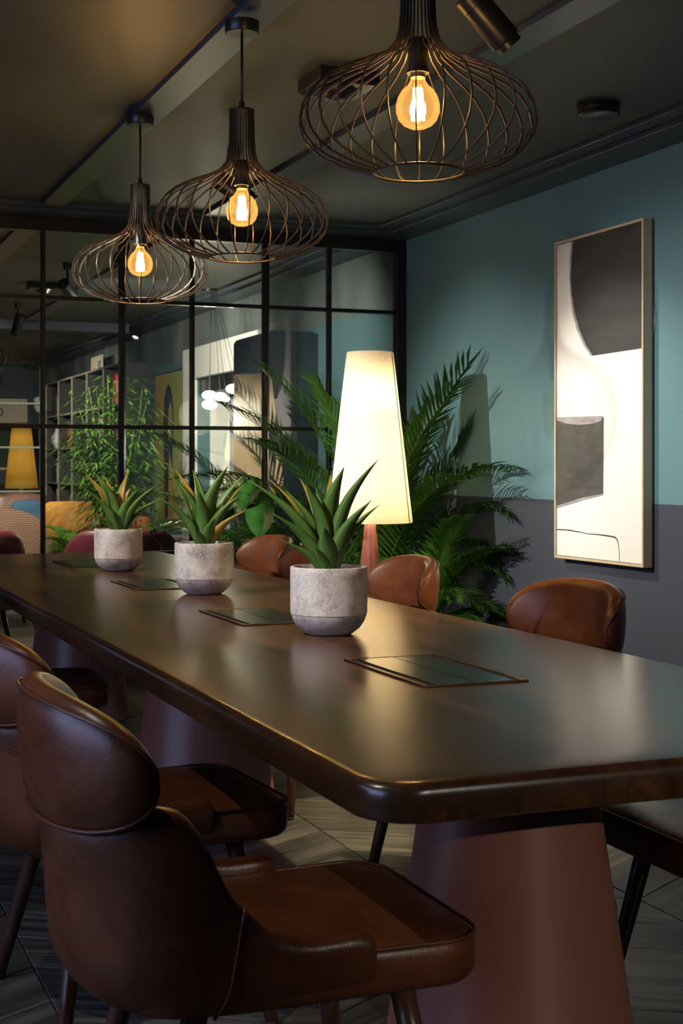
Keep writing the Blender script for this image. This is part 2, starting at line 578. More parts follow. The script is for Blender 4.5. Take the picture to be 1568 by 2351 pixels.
def loft(name, loops, m, parent=None, closed_loop=True, cap=True, ring=False, sub=0, angle=None):
    n = len(loops[0])
    vs = [v for lp in loops for v in lp]
    fs = []
    k = len(loops)
    for i in range(k if ring else k - 1):
        a, b = i * n, ((i + 1) % k) * n
        for j in range(n if closed_loop else n - 1):
            q = (j + 1) % n
            fs.append((a + j, a + q, b + q, b + j))
    if cap and not ring:
        fs.append(tuple(range(n)))
        fs.append(tuple(range((k - 1) * n, k * n)))
    o = mk(name, vs, fs, m, parent, True, angle)
    if sub:
        md = o.modifiers.new('smooth', 'SUBSURF')
        md.levels = sub
        md.render_levels = sub
    return o

def sweep_loops(pts, rad, seg=8, flat=1.0, closed=False, up=None):
    pts = [Vector(p) for p in pts]
    n = len(pts)
    loops = []
    prev = None
    for i, p in enumerate(pts):
        if closed:
            t = pts[(i + 1) % n] - pts[i - 1]
        else:
            t = pts[min(i + 1, n - 1)] - pts[max(i - 1, 0)]
        t.normalize()
        if up is not None:
            s = t.cross(Vector(up))
        elif prev is None:
            s = t.cross(Vector((0, 0, 1)))
            if s.length < 0.2:
                s = t.cross(Vector((1, 0, 0)))
        else:
            s = prev - t * prev.dot(t)
        s.normalize()
        prev = s
        w = t.cross(s)
        r = rad[i] if isinstance(rad, (list, tuple)) else rad
        loops.append([p + s * (r * math.cos(2 * PI * k / seg)) + w * (r * flat * math.sin(2 * PI * k / seg)) for k in range(seg)])
    return loops

def tube(name, pts, rad, m, parent=None, seg=8, flat=1.0, closed=False, up=None):
    return loft(name, sweep_loops(pts, rad, seg, flat, closed, up), m, parent, ring=closed)

def prism(name, poly, axis, a0, a1, m, parent=None, bev=0.0):
    """polygon in the two other axes, extruded along axis between a0 and a1"""
    def P(p, a):
        if axis == 0:
            return (a, p[0], p[1])
        if axis == 1:
            return (p[0], a, p[1])
        return (p[0], p[1], a)
    n = len(poly)
    bm = bmesh.new()
    va = [bm.verts.new(P(p, a0)) for p in poly]
    vb = [bm.verts.new(P(p, a1)) for p in poly]
    bm.faces.new(va)
    bm.faces.new(vb[::-1])
    for i in range(n):
        j = (i + 1) % n
        bm.faces.new((va[i], va[j], vb[j], vb[i]))
    bmesh.ops.recalc_face_normals(bm, faces=bm.faces)
    if bev:
        bmesh.ops.bevel(bm, geom=[e for e in bm.edges if e.calc_face_angle(0) > 0.8], offset=bev, segments=3, affect='EDGES')
    return from_bm(name, bm, m, parent, bool(bev), 40)

def thing(name, label, cat, loc=(0, 0, 0), rz=0.0, group=None):
    o = bpy.data.objects.new(name, None)
    o.empty_display_size = 0.1
    COL.objects.link(o)
    o.location = loc
    o.rotation_euler = (0, 0, rz)
    o['label'] = label
    o['category'] = cat
    if group:
        o['group'] = group
    return o

def tag(o, label, cat, group=None):
    o['label'] = label
    o['category'] = cat
    if group:
        o['group'] = group
    return o

def struct(o, label):
    o['kind'] = 'structure'
    o['label'] = label
    return o

def copy_tree(o, loc=None, rz=None, label=None, parent=None):
    c = o.copy()
    COL.objects.link(c)
    c.parent = parent
    if loc is not None:
        c.location = loc
    if rz is not None:
        c.rotation_euler = (0, 0, rz)
    if label:
        c['label'] = label
    for ch in list(o.children):
        copy_tree(ch, parent=c)
    return c

def rrect(x0, x1, y0, y1, r, seg=6):
    out = []
    for cx, cy, a in ((x1 - r, y1 - r, 0), (x0 + r, y1 - r, 90), (x0 + r, y0 + r, 180), (x1 - r, y0 + r, 270)):
        for k in range(seg + 1):
            t = R(a + 90 * k / seg)
            out.append((cx + r * math.cos(t), cy + r * math.sin(t)))
    return out

def lerp_tab(tab, x):
    if x <= tab[0][0]:
        return tab[0][1]
    for (a, va), (b, vb) in zip(tab, tab[1:]):
        if x <= b:
            t = (x - a) / (b - a)
            t = t * t * (3 - 2 * t)
            return va + (vb - va) * t
    return tab[-1][1]

# ================================================================== SETTING
XW, YP, ZC = 3.58, 7.90, 2.62
YB = 20.4
XL, YF = -2.5, -4.0
# ---- floor: chevron oak planks
fl = struct(box('floor', (XL, XW + .45), (YF, YP), (-0.08, -0.012), M['floor_base']), 'dark floor under the chevron oak planks')
PW, CW, TA = 0.205, 0.55, R(30)
def plank_mesh(sgn):
    g = 0.0012
    dy = CW * math.tan(TA) * sgn
    hw = PW / math.cos(TA) / 2 - g
    x0, x1 = g, CW - g
    pl = [(x0, -hw), (x1, dy - hw), (x1, dy + hw), (x0, hw)]
    b = 0.0022
    pin = [(x0 + b, -hw + b), (x1 - b, dy - hw + b), (x1 - b, dy + hw - b), (x0 + b, hw - b)]
    # rotate into the plank's own frame so that the grain runs along it
    a = -math.atan2(dy, CW)
    rot = lambda p: (p[0] * math.cos(a) - p[1] * math.sin(a), p[0] * math.sin(a) + p[1] * math.cos(a))
    vs = [(*rot(p), -0.012) for p in pl] + [(*rot(p), -b) for p in pl] + [(*rot(p), 0) for p in pin]
    fs = [(3, 2, 1, 0), (8, 9, 10, 11)]
    for k in range(4):
        j = (k + 1) % 4
        fs += [(k, j, 4 + j, 4 + k), (4 + k, 4 + j, 8 + j, 8 + k)]
    me = bpy.data.meshes.new('plank')
    me.from_pydata(vs, [], fs)
    me.materials.append(M['plank'])
    return me, -a
pm = {1: plank_mesh(1), -1: plank_mesh(-1)}
pitch = PW / math.cos(TA)
for c in range(-1, 6):
    x0 = 0.03 + c * CW
    sgn = 1 if c % 2 == 0 else -1
    y = 1.35
    while y < YP - 0.35:
        if x0 + CW < XW + 0.01:
            o = link(bpy.data.objects.new('plank', pm[sgn][0]), fl)
            o.location = (x0, y + (0 if sgn > 0 else CW * math.tan(TA)), 0)
            o.rotation_euler = (0, 0, pm[sgn][1])
        y += pitch
struct(box('floor_lounge', (XL, XW + 0.9), (YP, YB + .1), (-0.08, 0.0), M['floor_far']), 'dark wooden floor of the lounge behind the glass')
# ---- ceiling
struct(box('ceiling', (XL, XW + .1), (YF, YB + .1), (ZC, ZC + .1), M['ceiling']), 'dark painted ceiling above the long table')
def tr(n, x, y, z, lab):
    return struct(box(n, x, y, z, M['trim'], bev=0.002, seg=1), lab)
tr('trim_1', (1.325, 1.455), (YF, YP - .26), (ZC - .022, ZC), 'flat ceiling batten the pendant lamps hang from')
tr('trim_2', (2.225, 2.36), (YF, YP - .26), (ZC - .022, ZC), 'flat ceiling batten nearer the teal wall')
tr('trim_3', (3.285, XW), (YF, YP), (ZC - .02, ZC), 'upper cornice step along the teal wall')
tr('trim_4', (3.375, XW), (YF, YP), (ZC - .042, ZC - .02), 'lower cornice step along the teal wall')
tr('trim_5', (XL, 3.285), (YP - .26, YP), (ZC - .02, ZC), 'upper cornice step along the glass partition')
tr('trim_6', (XL, 3.375), (YP - .18, YP), (ZC - .042, ZC - .02), 'lower cornice step along the glass partition')
tr('trim_7', (1.325, 1.455), (YP + .2, 13.9), (ZC - .022, ZC), 'ceiling batten in the lounge')
tr('trim_8', (3.285, XW), (YP + .06, YB), (ZC - .02, ZC), 'upper cornice step in the lounge')
tr('trim_9', (3.375, XW), (YP + .06, YB), (ZC - .042, ZC - .02), 'lower cornice step in the lounge')
struct(box('trim_10', (XL, 3.28), (13.9, 14.25), (ZC - .09, ZC), M['wall_dark']), 'dark cross beam on the lounge ceiling')
tr('trim_11', (2.225, 2.36), (YP + .2, 13.9), (ZC - .022, ZC), 'second ceiling batten in the lounge')
tr('trim_12', (1.325, 1.455), (14.25, YB), (ZC - .022, ZC), 'ceiling batten beyond the cross beam')
# ---- walls
struct(box('wall_right', (XW, XW + .12), (YF, YP), (-.08, ZC), M['wall']), 'wall painted teal above and dark slate below')
struct(box('wall_left', (XL - .1, XL), (YF, YB), (-.08, ZC), M['wall_dark']), 'dark navy wall out of view')
struct(box('wall_front', (XL, XW), (YF - .1, YF), (-.08, ZC), M['wall_dark']), 'dark wall behind the camera')
struct(box('wall_back', (XL, XW), (YB, YB + .1), (0, ZC), M['wall_dark']), 'far navy wall of the lounge')
# lounge side wall with its window recess
wy0, wy1, wz0, wz1 = 10.88, 12.5, 0.56, 2.0
wr = struct(box('wall_lounge', (XW, XW + .12), (YP, wy0), (0, ZC), M['wall_lounge']), 'lounge wall with mottled grey band under the ceiling')
box('wall_piece', (XW, XW + .12), (wy1, YB), (0, ZC), M['wall_lounge'], wr)
box('wall_piece', (XW, XW + .12), (wy0, wy1), (wz1, ZC), M['wall_lounge'], wr)
box('wall_piece', (XW, XW + .12), (wy0, wy1), (0, wz0), M['wall_lounge'], wr)
# window in the lounge wall
w2 = struct(box('window_2', (XW - .05, XW), (10.62, 12.82), (wz1, 2.28), M['white'], bev=.004, seg=1), 'white-framed window recess in the lounge wall')
box('jamb', (XW - .05, XW), (10.62, wy0), (0.56, wz1), M['white'], w2)
box('jamb', (XW - .05, XW), (wy1, 12.82), (0.56, wz1), M['white'], w2)
box('sill', (XW - .16, XW + .1), (10.3, 13.05), (0.53, 0.56), M['white'], w2)
box('reveal', (XW + .12, XW + .5), (wy0 - .03, wy0), (wz0, wz1), M['white'], w2)
box('reveal', (XW + .12, XW + .5), (wy1, wy1 + .03), (wz0, wz1), M['white'], w2)
box('reveal', (XW + .12, XW + .5), (wy0 - .03, wy1 + .03), (wz1, wz1 + .03), M['white'], w2)
box('reveal', (XW + .12, XW + .5), (wy0 - .03, wy1 + .03), (wz0 - .03, wz0), M['white'], w2)
box('pane', (XW + .5, XW + .52), (wy0 - .03, wy1 + .03), (wz0 - .03, wz1 + .03), M['lit_pane'], w2)
box('blind_box', (XW + .02, XW + .14), (wy0, wy1), (1.87, wz1), M['black'], w2)
def curtain(y0, y1, z0, z1, x, m, label):
    n = 40
    lo = []
    for z in (z0, z1):
        pass
    vs, fs = [], []
    for i in range(n + 1):
        y = y0 + (y1 - y0) * i / n
        dx = 0.02 * math.sin(i * 2 * PI / 6)
        for d in (0, .006):
            vs += [(x + dx + d, y, z0), (x + dx + d, y, z1)]
    for i in range(n):
        a, b = i * 4, i * 4 + 4
        fs += [(a, b, b + 1, a + 1), (a + 2, a + 3, b + 3, b + 2), (a + 1, b + 1, b + 3, a + 3), (a, a + 2, b + 2, b)]
    return tag(mk('curtain', vs, fs, m), label, 'curtain')
curtain(11.75, 12.1, wz0 + .01, 1.87, XW + .2, M['curtain_b'], 'blue curtain hanging in the white window recess')
curtain(12.12, 12.46, wz0 + .01, 1.5, XW + .24, M['curtain_w'], 'pale curtain at the far side of the window recess')
# ---- glazed partition
win = bpy.data.objects.new('window_1', None)
COL.objects.link(win)
struct(win, 'black steel glazed partition between dining room and lounge')
mx = [-2.02, -1.62, -1.2, -.775, -.34, 0.095, 0.52, 0.95, 1.384, 1.823, 2.237, 2.677, 3.082, 3.535]
rz = [0.03, 0.71, 1.425, 2.138, 2.515]
for x in mx[:-1]:
    box('mullion', (x - .011, x + .011), (YP, YP + .045), (0, 2.53), M['black_metal'], win, .002, 1)
box('jamb', (3.515, XW), (YP - .005, YP + .055), (0, ZC - .042), M['black_metal'], win, .002, 1)
box('jamb', (XL, XL + .06), (YP - .005, YP + .055), (0, ZC - .042), M['black_metal'], win, .002, 1)
for z in rz[1:4]:
    box('rail', (XL, 3.52), (YP + .002, YP + .043), (z - .011, z + .011), M['black_metal'], win, .002, 1)
box('head_rail', (XL, 3.53), (YP - .01, YP + .06), (2.505, ZC - .042), M['black_metal'], win, .002, 1)
box('bottom_rail', (XL, 3.53), (YP, YP + .045), (0, .05), M['black_metal'], win, .002, 1)
for x in (1.823, 2.677):
    tube('highlight_rod', [(x + .019, YP + .012, .05), (x + .019, YP + .012, 2.5)], .0075, M['glint_rod'], win, 16)  # added chrome rod to carry the bright highlight line beside the mullion
xs = [XL] + mx
for i in range(len(xs) - 1):
    for j in range(4):
        box('pane', (xs[i] + .011, xs[i + 1] - .011), (YP + .019, YP + .025), (rz[j] + .011, rz[j + 1] - .011), M['glass'], win)

# ================================================================== TABLE
TX0, TX1, TY0, TYM, TY1 = 0.784, 1.921, 1.836, 4.655, 7.47
TX = (TX0 + TX1) / 2
tb = thing('meeting_table', 'long dark walnut meeting table on three terracotta cone pedestals', 'table', (TX, TYM, 0))
def top_half(y0, y1, near):
    r = 0.085
    pl = []
    base = rrect(TX0 - TX, TX1 - TX, y0 - TYM, y1 - TYM, r, 8)
    k = 9
    if near:
        pl = [(TX1 - TX, y1 - TYM), (TX0 - TX, y1 - TYM)] + base[2 * k:4 * k]
    else:
        pl = base[0:2 * k] + [(TX0 - TX, y0 - TYM), (TX1 - TX, y0 - TYM)]
    # rings of the rounded edge: (inset, z)
    prof = [(0.012, 0.688), (0.003, 0.692), (0, 0.700), (0, 0.730)] + [(0.018 * (1 - math.cos(R(a))), 0.732 + 0.018 * math.sin(R(a))) for a in (20, 40, 60, 75, 90)]
    cx = 0
    loops = []
    for ins, z in prof:
        lp = []
        for x, y in pl:
            # shrink about the outline: move inwards in x and y, but never off the middle seam
            sx = (abs(x) - ins) * (1 if x > 0 else -1)
            yo = y
            if near:
                yo = y + ins if y < -.3 else y
                if abs(y - (y0 - TYM)) < r:
                    pass
            else:
                yo = y - ins if y > .3 else y
            lp.append((sx, yo, z))
        loops.append(lp)
    return loft('top', loops, M['table'], tb, angle=38)
t1 = top_half(TY0, TYM - .0012, True)
t2 = top_half(TYM + .0012, TY1, False)
for y in (2.49, 4.655, 6.81):
    lathe('pedestal', [(0, 0), (.252, 0), (.257, .004), (.257, .012), (.2545, .018), (.158, .672), (.158, .688), (0, .688)], M['terracotta'], tb, 56, (0, y - TYM, 0))
# power boxes let into the top
hub_lab = ['nearest the camera, in front of the front pot', 'between front and middle pots', 'between middle and far pots', 'at the far end of the table']
hub0 = None
for y, lb in zip((2.848, 4.062, 5.31, 6.575), hub_lab):
    lab = 'dark flush power box with bronze rim, ' + lb
    if hub0 is None:
        h = thing('power_box', lab, 'power box', (1.352, y, 0.7502), 0, 'power boxes in the table top')
        hx, hy = .121, .222
        for a, b in (((-hx, -hx + .011), (-hy, hy)), ((hx - .011, hx), (-hy, hy)), ((-hx + .011, hx - .011), (-hy, -hy + .008)), ((-hx + .011, hx - .011), (hy - .008, hy))):
            box('rim', a, b, (0, .004), M['brass'], h, .0012, 1)
        box('base', (-hx + .011, hx - .011), (-hy + .008, hy - .008), (0, .0008), M['brush'], h)
        box('brush_strip', (-hx + .012, -hx + .028), (-hy + .009, hy - .009), (.0008, .0018), M['brush'], h)
        box('brush_strip', (hx - .028, hx - .012), (-hy + .009, hy - .009), (.0008, .0018), M['brush'], h)
        box('flap', (-hx + .030, -.0012), (-hy + .010, hy - .010), (.0008, .0032), M['flap'], h, .0005, 1)
        box('flap', (.0012, hx - .030), (-hy + .010, hy - .010), (.0008, .0032), M['flap'], h, .0005, 1)
        hub0 = h
    else:
        copy_tree(hub0, (1.352, y, 0.7502), None, lab)

# ================================================================== CHAIRS
def make_chair(label, loc, rz):
    t = thing('dining_chair', label, 'chair', loc, rz, 'leather chairs around the meeting table')
    # --- lower shell: U in plan, arms sweep down to the seat
    ztop = [(-.36, .715), (-.19, .712), (-.165, .70), (-.09, .560), (-.03, .508), (.03, .497), (.09, .500), (.118, .505), (.128, .495)]
    path = []
    for x in (.128, .122, .10, .06, .02, -.02, -.05, -.08, -.105):
        path.append((x, .247, 0.0))
    for a in range(88, -89, -8):
        path.append((-.12 - .20 * math.cos(R(a)) ** .8, .247 * math.sin(R(a)), math.cos(R(a)), abs(a)))
    for x in (-.105, -.08, -.05, -.02, .02, .06, .10, .122, .128):
        path.append((x, -.247, 0.0))
    loops = []
    n = len(path)
    for i, pq in enumerate(path):
        x, y, rear = pq[:3]
        p0, p1 = path[max(i - 1, 0)], path[min(i + 1, n - 1)]
        tx, ty = p1[0] - p0[0], p1[1] - p0[1]
        l = math.hypot(tx, ty)
        nx, ny = ty / l, -tx / l          # outward for this winding
        if nx * (x + .02) + ny * y < 0:
            nx, ny = -nx, -ny
        zt = lerp_tab(ztop, x)
        if len(pq) > 3:
            zt -= lerp_tab([(0, .035), (40, .032), (64, 0)], pq[3])
        zb = .372
        endf = 1.0 if 1 < i < n - 2 else (0.55 if i in (0, n - 1) else .86)
        if endf < 1:
            zt = zb + (zt - zb) * (.80 if endf < .8 else .95)
        th = (.036 if rear < .15 else .042) * endf
        lp = []
        m_ = 7
        def off(z):
            o = -.075 * max(0, (.46 - z) / .09) ** 2
            o += (.015 + .11 * rear) * max(0, z - .46) * .6
            return o
        for k in range(m_ + 1):
            z = zb + (zt - .012 - zb) * k / m_
            o = off(z)
            lp.append((x + nx * o, y + ny * o, z))
        o = off(zt)
        lp.append((x + nx * (o - th * .28), y + ny * (o - th * .28), zt))
        lp.append((x + nx * (o - th * .72), y + ny * (o - th * .72), zt))
        for k in range(m_, -1, -1):
            z = zb + (zt - .012 - zb) * k / m_
            o = off(z) - th
            lp.append((x + nx * o, y + ny * o, z + (.02 if k == 0 else 0)))
        loops.append(lp)
    sh = loft('back_shell', loops, M['leather'], t, sub=1)
    # vertical seams where arm meets back
    for s in (-1, 1):
        pts = []
        for k in range(9):
            z = .385 + (.56 - .385) * k / 8
            o = -.075 * max(0, (.46 - z) / .09) ** 2 + .002
            pts.append((-.085 + .03 * (.56 - z) / .17 * -1, s * (.247 + o), z))
        tube('seam', pts, .0028, M['piping'], sh, 6)
    # --- head pad, a curved lozenge wrapped round the back
    fm, N = 86.0, 33
    loops, rim_hi, rim_lo = [], [], []
    for i in range(N):
        f = fm * math.sin(PI / 2 * (-1 + 2 * i / (N - 1)))
        q = abs(f) / fm
        s = math.sin(f / fm * PI / 2) * 0
        hh = .106 * max(0.0, 1 - q ** 2.3) ** .5 + .003
        th = .060 * max(0.0, 1 - q ** 4) ** .5 + .006
        zc = .766 - .016 * q * q
        x = -.325 + .118 * (1 - math.cos(R(f)))
        y = .252 * math.sin(R(f))
        nx, ny = -math.cos(R(f)), math.sin(R(f)) * .75
        l = math.hypot(nx, ny)
        nx, ny = nx / l, ny / l
        lp = []
        for k in range(16):
            a = 2 * PI * k / 16
            ca, sa = math.cos(a), math.sin(a)
            ca = math.copysign(abs(ca) ** .75, ca)
            sa = math.copysign(abs(sa) ** .75, sa)
            z = zc + hh * sa
            o = th / 2 * ca + .10 * (z - .66) * math.cos(R(f)) * .8
            lp.append((x + nx * o, y + ny * o, z))
        loops.append(lp)
        z = zc + hh * .86
        o = th * .38 + .10 * (z - .66) * math.cos(R(f)) * .8
        rim_hi.append((x + nx * o, y + ny * o, z))
        z2 = zc - hh * .86
        o = th * .38 + .10 * (z2 - .66) * math.cos(R(f)) * .8
        rim_lo.append((x + nx * o, y + ny * o, z2))
    pad = loft('head_pad', loops, M['leather'], t, sub=1)
    tube('piping', rim_hi[1:-1] + rim_lo[1:-1][::-1], .0032, M['piping'], pad, 6, closed=True)
    # --- seat cushion
    def outl(ins):
        pl = []
        for x, y in rrect(-.235, .325, -.238, .238, .075, 6):
            w = 1 - .10 * max(0, (.12 - x) / .355)
            pl.append((x, y * w))
        cx, cy = .045, 0
        return [(cx + (x - cx) * (1 - ins / .28), cy + (y - cy) * (1 - ins / .238)) for x, y in pl]
    lv = [(.06, .388), (.016, .390), (.004, .400), (0, .415), (0, .452), (.004, .463), (.014, .470), (.05, .476), (.12, .480), (.19, .482)]
    st = loft('seat', [[(x, y, z) for x, y in outl(i)] for i, z in lv], M['leather'], t, sub=1)
    tube('piping', [(x, y, .4665) for x, y in outl(.003)], .0035, M['piping'], st, 6, closed=True)
    # --- legs
    for sx, sy in ((1, 1), (1, -1), (-1, 1), (-1, -1)):
        a = (.195, .165 * sy, .405) if sx > 0 else (-.135, .165 * sy, .405)
        b = (.255, .248 * sy, .008) if sx > 0 else (-.215, .283 * sy, .008)
        pts = [tuple(a[k] + (b[k] - a[k]) * f for k in range(3)) for f in (0, .3, .7, 1)]
        lg = tube('leg', pts, [.0205, .0195, .0165, .0145], M['leg'], t, 16)
        tube('foot_cap', [(b[0], b[1], .009), (b[0] + .001, b[1], 0)], [.0148, .0135], M['rubber'], lg, 16)
    return t
CX = 0.72
cA = make_chair('brown leather chair with its back to the camera, nearest in the foreground', (CX, 2.215, 0), 0)
XR = 2 * TX - CX
for lb, loc, a in (
    ('brown leather chair second along the near side, cut by the left frame edge', (CX + .005, 3.13, 0), 4),
    ('brown leather chair tucked far along the near side, only seat showing', (CX + .02, 4.95, 0), -2),
    ('dark leather chair under the table end at lower right, seat showing', (XR - .02, 2.46, 0), 180),
    ('brown leather chair below the large abstract painting', (XR - .11, 3.57, 0), 183),
    ('brown leather chair across the table beside the lit floor lamp', (XR - .09, 4.80, 0), 178),
    ('brown leather chair across the table hidden behind the front agave', (XR - .10, 5.75, 0), 180),
    ('brown leather chair farthest along the table, behind the middle pot', (XR - .04, 6.50, 0), 184)):
    copy_tree(cA, loc, R(a), lb)

# ================================================================== POTTED AGAVES
def leaf(parent, base, tip, width, m, sag=0.0, facing=None):
    """tapering fleshy V-section blade from base to tip"""
    b, p = Vector(base), Vector(tip)
    d = p - b
    L_ = d.length
    outw = Vector((d.x, d.y, 0))
    if outw.length < 1e-4:
        outw = Vector((1, 0, 0))
    outw.normalize()
    side = Vector((-outw.y, outw.x, 0))
    if facing is not None:
        side = (side * .55 + Vector(facing) * (1 if side.dot(Vector(facing)) > 0 else -1) * .75).normalized()
    t0 = d.normalized()
    nrm = t0.cross(side).normalized()
    if nrm.z < 0:
        nrm = -nrm
    n = 11
    loops = []
    for i in range(n + 1):
        t = i / n
        w = width * (0.42 + 0.58 * math.sin(min(1, t / .42) * PI / 2)) if t < .42 else width * (1 - ((t - .42) / .58) ** 1.55)
        w = max(w, .0006)
        c = b + d * t + outw * (-.10 * L_ * math.sin(PI * t)) * (1 if sag == 0 else .3) + Vector((0, 0, .05 * L_ * math.sin(PI * t) - sag * t ** 3))
        fold = .32 * w
        th = .0035 * (1 - .75 * t)
        A = c + side * (w / 2) + nrm * fold * .5
        B = c + side * (w / 4) + nrm * fold * .05
        C = c - nrm * fold * .22
        D = c - side * (w / 4) + nrm * fold * .05
        E_ = c - side * (w / 2) + nrm * fold * .5
        loops.append([A, B + nrm * th * .5, C + nrm * th * .5, D + nrm * th * .5, E_, D - nrm * th, C - nrm * th * 1.4, B - nrm * th])
    return loft('leaf', loops, m, parent)
CR = Vector((math.cos(R(-21.77)), math.sin(R(-21.77)), 0))    # rough direction across the room
CF = Vector((math.sin(R(21.77)), math.cos(R(21.77)), 0))
def agave(loc, label, leaves, h=.182, seed=1):
    t = thing('potted_agave', label, 'potted plant', loc, 0, 'concrete pots of agave on the table')
    r = .1045
    prof = [(0, 0), (.058, 0), (.066, .004), (.084, .018), (.096, .036), (.1015, .052), (.1022, .0555), (.1036, .0565), (.104, .075), (r, .16), (r, h - .002), (r - .002, h), (r - .009, h), (r - .011, h - .003), (r - .013, h - .03), (0, h - .032)]
    lathe('pot', prof, M['concrete'], t, 64, angle=50)
    lathe('soil', [(0, h - .028), (r - .014, h - .026), (r - .014, h - .031), (0, h - .0315)], M['soil'], t, 32)
    rnd = random.Random(seed)
    for k in range(22):
        a = rnd.uniform(0, 2 * PI)
        q = rnd.uniform(.045, .078)
        s = rnd.uniform(.007, .013)
        bm = bmesh.new()
        bmesh.ops.create_icosphere(bm, subdivisions=2, radius=s)
        bmesh.ops.scale(bm, vec=(1, rnd.uniform(.7, 1), .6), verts=bm.verts)
        o = from_bm('pebble', bm, M['pebble'], t, True, 80)
        o.location = (q * math.cos(a), q * math.sin(a), h - .026 + s * .45)
        o.rotation_euler = (0, 0, a)
    for (dx, dz, dep, w, y) in leaves:
        az = CR * dx + CF * dep
        bq = az.normalized() * .016 if az.length > 1e-3 else Vector((0, 0, 0))
        leaf(t, (bq.x, bq.y, h - .03), (az.x, az.y, h + dz), w, M['agave_y'] if y else M['agave'], 0.0, facing=CR)
    return t
agave((1.391, 3.575, .7502), 'front agave in the largest-looking concrete pot, nearest the camera', [
    (-.212, .232, -.03, .050, 0), (-.153, .225, .05, .030, 1), (-.122, .208, .04, .044, 0), (-.082, .238, .09, .030, 1),
    (-.064, .225, -.05, .052, 0), (-.038, .212, .10, .03, 0), (.005, .25, .07, .038, 1), (.042, .27, -.03, .060, 0),
    (.135, .29, -.02, .046, 0), (.066, .21, .08, .03, 1), (.115, .18, -.05, .050, 0), (.136, .166, -.01, .042, 0),
    (-.148, .144, -.07, .052, 0), (-.132, .075, -.06, .036, 0), (-.012, .11, -.085, .055, 0), (-.036, .055, -.075, .034, 0)], seed=3)
agave((1.42, 4.87, .7502), 'middle agave in a concrete pot, between the other two', [
    (-.133, .250, .03, .050, 0), (-.110, .258, .07, .040, 1), (-.046, .260, .05, .048, 0), (-.015, .188, -.07, .058, 0),
    (.088, .272, -.03, .062, 0), (.058, .23, .08, .034, 1), (.136, .238, .05, .040, 0), (.14, .205, .03, .040, 1),
    (.134, .172, -.04, .050, 0), (.15, .115, -.05, .046, 1), (-.158, .162, -.05, .048, 0), (.009, .182, .10, .034, 0),
    (-.025, .052, -.08, .036, 0), (.045, .09, -.085, .048, 0)], seed=5)
agave((1.39, 6.09, .7502), 'far agave with yellow-streaked leaves in a concrete pot at the table end', [
    (-.153, .243, .02, .044, 1), (-.115, .25, .04, .046, 0), (-.072, .23, .06, .034, 1), (-.062, .212, -.04, .054, 0),
    (-.003, .194, .08, .050, 0), (.034, .248, .06, .036, 1), (.05, .178, .02, .046, 1), (.092, .172, -.04, .058, 0),
    (.197, .204, -.03, .048, 0), (.205, .142, .05, .042, 0), (.115, .152, .0, .038, 1), (-.118, .16, -.05, .054, 0),
    (-.084, .06, -.06, .034, 0), (-.012, .085, -.085, .05, 0)], seed=8)

# ================================================================== PENDANT LAMPS
def make_pendant(label, loc):
    t = thing('pendant_lamp', label, 'pendant lamp', loc, 0, 'wire cage pendants above the table')   # origin at bulb centre
    zc = ZC - .022 - loc[2]
    lathe('ceiling_rose', [(0, zc), (.054, zc), (.054, zc - .003), (.0525, zc - .034), (.050, zc - .037), (0, zc - .037)], M['black'], t, 40)
    tube('cord', [(0, 0, zc - .035), (0, 0, .30)], .0042, M['black'], t, 10)
    lathe('cord_grip', [(0, .325), (.007, .325), (.0085, .32), (.0085, .296), (0, .296)], M['black'], t, 16)
    lathe('neck_cap', [(0, .301), (.031, .301), (.036, .297), (.036, .292), (0, .292)], M['cage'], t, 32)
    prof = [(.0365, .298), (.037, .25), (.038, .20), (.041, .165), (.049, .135), (.072, .108), (.115, .085), (.165, .067), (.21, .045), (.243, .018), (.262, -.015), (.268, -.047), (.260, -.080), (.240, -.106), (.208, -.129), (.165, -.147), (.125, -.157), (.1015, -.162)]
    lp = sweep_loops([(r, 0, z) for r, z in prof], .0026, 6, .45, up=(0, 1, 0))
    nr = 28
    rib = None
    for k in range(nr):
        if rib is None:
            # flat strip, its broad side radial
            loops = []
            pts = [Vector((r, 0, z)) for r, z in prof]
            for i, p in enumerate(pts):
                tg = (pts[min(i + 1, len(pts) - 1)] - pts[max(i - 1, 0)]).normalized()
                s = Vector((0, 1, 0))
                w = tg.cross(s)
                a, b = .0014, .0024
                loops.append([p + w * b + s * a, p - w * b + s * a, p - w * b - s * a, p + w * b - s * a])
            rib = loft('rib', loops, M['cage'], t, angle=50)
        else:
            o = rib.copy()
            link(o, t)
            o.rotation_euler = (0, 0, 2 * PI * k / nr)
    tube('bottom_ring', [(.1025 * math.cos(2 * PI * k / 48), .1025 * math.sin(2 * PI * k / 48), -.162) for k in range(48)], .0030, M['cage'], t, 8, closed=True)
    lathe('socket', [(0, .140), (.020, .140), (.0235, .135), (.0235, .070), (.0255, .068), (.0255, .062), (.018, .062), (0, .064)], M['black'], t, 32)
    lathe('bulb_cap', [(0, .064), (.0165, .064), (.0165, .052), (0, .052)], M['brass'], t, 24)
    bl = [(.0155, .056), (.0175, .045), (.024, .034), (.036, .024), (.0455, .008), (.050, -.010), (.0495, -.027), (.043, -.044), (.032, -.0555), (.017, -.0625), (0, -.065)]
    bu = lathe('bulb', bl, M['bulb'], t, 36, angle=180)
    lathe('stem', [(0, .052), (.005, .05), (.0035, .02), (0, .018)], M['clear'], bu, 12)
    for k in range(6):
        a = 2 * PI * k / 6
        tube('filament', [(.008 * math.cos(a), .008 * math.sin(a), .028), (.0140 * math.cos(a), .0140 * math.sin(a), -.044)], .0036, M['filament'], bu, 6)
    return t
